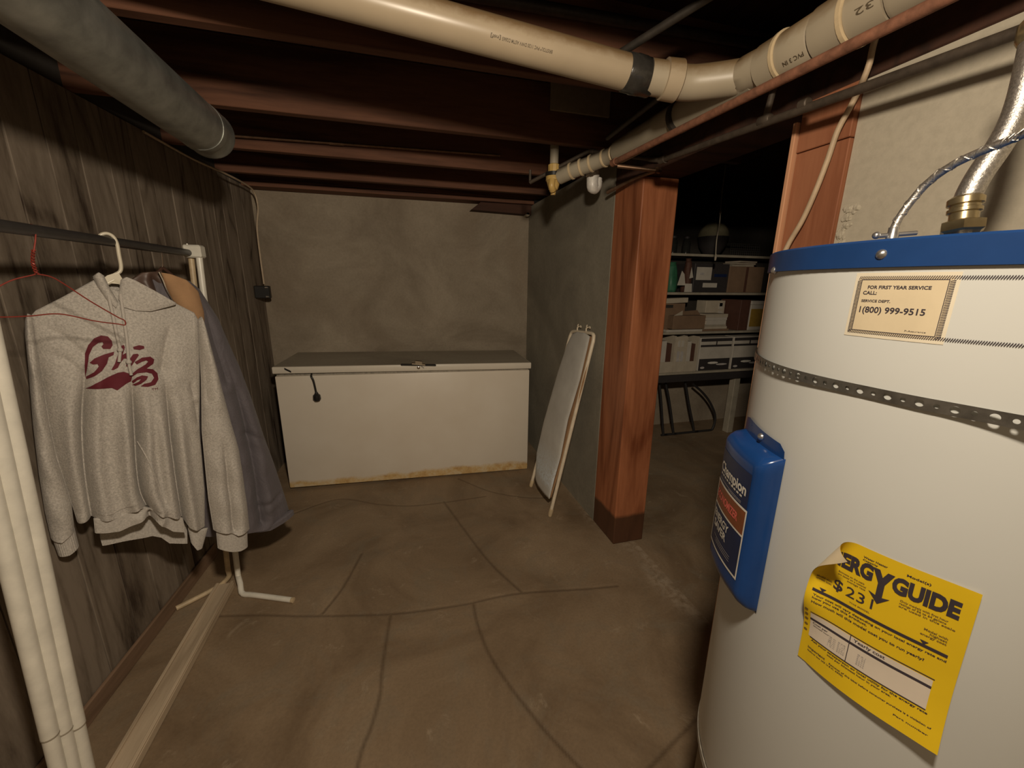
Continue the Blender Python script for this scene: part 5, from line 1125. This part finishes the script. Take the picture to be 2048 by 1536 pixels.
obj('paper_label', box(sx(1397, 550), sx(1427, 550), YS+0.025, YS+0.0295, szz(1410, 560), szz(1410, 534)), 'white_box', b_)
obj('barcode', box(sx(1403, 550), sx(1412, 550), YS+0.022, YS+0.0245, szz(1408, 550), szz(1408, 545)), 'ink_g', b_)
obj('paper_label', box(sx(1410, 570), sx(1438, 570), YS+0.025, YS+0.0295, szz(1420, 575), szz(1420, 566)), 'white_box', b_)
obj('faint_print', box(sx(1433, 552), sx(1458, 552), YS+0.026, YS+0.0295, szz(1445, 554), szz(1445, 548)), 'ink_n', b_)
a, b = sx(1464, 560), sx(1533, 560)
b_, c, _ = carton('cardboard_box', 'plain dark brown cardboard box at the heater end of the upper shelf', 'box', a, b, YS+0.04, YS+0.3, z2, szz(1495, 533)-z2, 'card')
obj('tape', box((a+b)/2-0.015, (a+b)/2+0.012, YS+0.037, YS+0.0395, z2+0.004, szz(1495, 534)), 'card_d', b_)
ztop = szz(1495, 533)+0.001
for k in range(3):
    t_ = thing('book', ['dark thin book lying lowest on the plain brown box', 'dark thin book in the middle of three on the plain brown box', 'dark thin book lying topmost on the plain brown box'][k], 'book', (a+0.1, YS+0.15, ztop), 'books on the brown box')
    c = np.array([(a+b)/2-0.02+0.02*k, YS+0.15, ztop]); ux = (math.cos(0.12*(k-1)), math.sin(0.12*(k-1)), 0)
    obj('pages', obox(c+np.array([0, 0, 0.002]), ux, 0.225, 0.165, 0.013), 'shelf', t_)
    for q in (0, 0.0155): obj('cover', obox(c+np.array([0, 0, q]), ux, 0.235, 0.175, 0.0018), 'card_d', t_)
    ztop += 0.0178
# top shelf: round pot, basket, jars
z3 = zs[3]+0.001; gc = at(1427, 470, 1, 3.33)
t_ = thing('covered_pot', 'round dark pot with pale domed lid on the dim top shelf', 'pot', (gc[0], 3.33, z3))
gr = 0.135
obj('bowl', prof((gc[0], 3.33, z3), (gc[0], 3.33, gc[2]-0.02), [(0, 0.05), (0.1, 0.075), (0.5, 0.115), (1, gr)], 28), 'dark_box', t_, True)
obj('dome_lid', prof((gc[0], 3.33, gc[2]-0.019), (gc[0], 3.33, gc[2]+0.125), [(0, gr), (0.2, gr*0.98), (0.5, gr*0.85), (0.75, gr*0.62), (0.92, gr*0.32), (1, 0.002)], 28), 'globe', t_, True)
obj('knob', sphere((gc[0], 3.33, gc[2]+0.13), 0.012, 12, 8), 'chrome', t_, True)
a, b = sx(1478, 500), sx(1536, 500)
t_ = thing('wire_basket', 'dark wire mesh basket on the dim top shelf', 'basket', ((a+b)/2, YS+0.2, z3))
ws = []
for i in range(15): x_ = a+(b-a)*i/14; ws.append(box(x_-0.0015, x_+0.0015, YS+0.098, YS+0.101, z3, szz(1500, 486)))
for j in range(6): z_ = z3+(szz(1500, 486)-z3)*j/5; ws.append(box(a, b, YS+0.1015, YS+0.1045, z_-0.0015, z_+0.0015))
obj('mesh_front', join(*ws), 'mesh', t_)
obj('rim', tube(np.array([(a, YS+0.1, szz(1500, 486)), (b, YS+0.1, szz(1500, 486)), (b, YS+0.3, szz(1500, 486)), (a, YS+0.3, szz(1500, 486)), (a, YS+0.1, szz(1500, 486))]), 0.004, 8), 'mesh', t_)
obj('bottom', box(a, b, YS+0.1, YS+0.3, z3, z3+0.004), 'mesh', t_)
for k, px_ in enumerate((1345, 1364, 1391)):
    jx = sx(px_, 505); r_ = 0.036
    t_ = thing('glass_jar', ['dark jar nearest the post on the dim top shelf', 'dark jar between two others on the dim top shelf', 'dark jar nearest the covered pot on the dim top shelf'][k], 'jar', (jx, YS+0.13, z3), 'jars on the top shelf')
    obj('jar', prof((jx, YS+0.13, z3), (jx, YS+0.13, z3+0.13), [(0, r_), (0.75, r_), (0.9, r_*0.75), (1, r_*0.75)], 18), simple('dark glass', (0.02, 0.02, 0.018), 0.08), t_, True)
    obj('lid', prof((jx, YS+0.13, z3+0.131), (jx, YS+0.13, z3+0.15), [(0, r_*0.82), (0.9, r_*0.82), (1, r_*0.7)], 18), 'dark_box', t_, True)
# pull string in the back room
s0, s1 = at(1443, 395, 1, 2.75), at(1431, 516, 1, 2.75)
sp_ = smooth_path([s0+np.array([0, 0, 0.22]), s0, s0*0.6+s1*0.4+np.array([0.006, 0, 0]), s0*0.3+s1*0.7-np.array([0.006, 0, 0]), s1], 30)
t_ = thing('pull_string', 'frayed white pull string hanging in the dark room beyond the doorway', 'string', tuple(s1)); obj('string', tube(sp_, 0.004, 8), 'string', t_, True); obj('knot', sphere(sp_[14], 0.010, 10, 7, 1.8), 'string', t_, True); obj('tassel', prof(s1+np.array([0, 0, 0.03]), s1-np.array([0, 0, 0.02]), [(0, 0.004), (0.5, 0.009), (1, 0.006)], 10), 'string', t_, True)
# black hoses hanging under the low shelf
t_ = thing('black_hose', 'black rubber hose looping down to the floor under the low shelf', 'hose', tuple(at(1400, 872, 2, 0)))
yh = YS+0.14
H_ = lambda L: smooth_path([at(x, y, 1, yh) for x, y in L], 40)
def hfl(P): P = P.copy(); P[:, 2] = np.maximum(P[:, 2], 0.012); return P
for L in ([(1318, 760), (1322, 800), (1326, 860), (1330, 900)], [(1330, 760), (1338, 800), (1345, 850), (1349, 890)], [(1370, 760), (1378, 810), (1386, 850), (1392, 890)], [(1386, 768), (1405, 785), (1420, 805), (1430, 830), (1428, 850), (1418, 868), (1400, 885), (1370, 892), (1320, 892)]):
    obj('strand', tube(hfl(H_(L)), 0.0115, 12), 'rubber', t_, True)
bpy.context.view_layer.update()
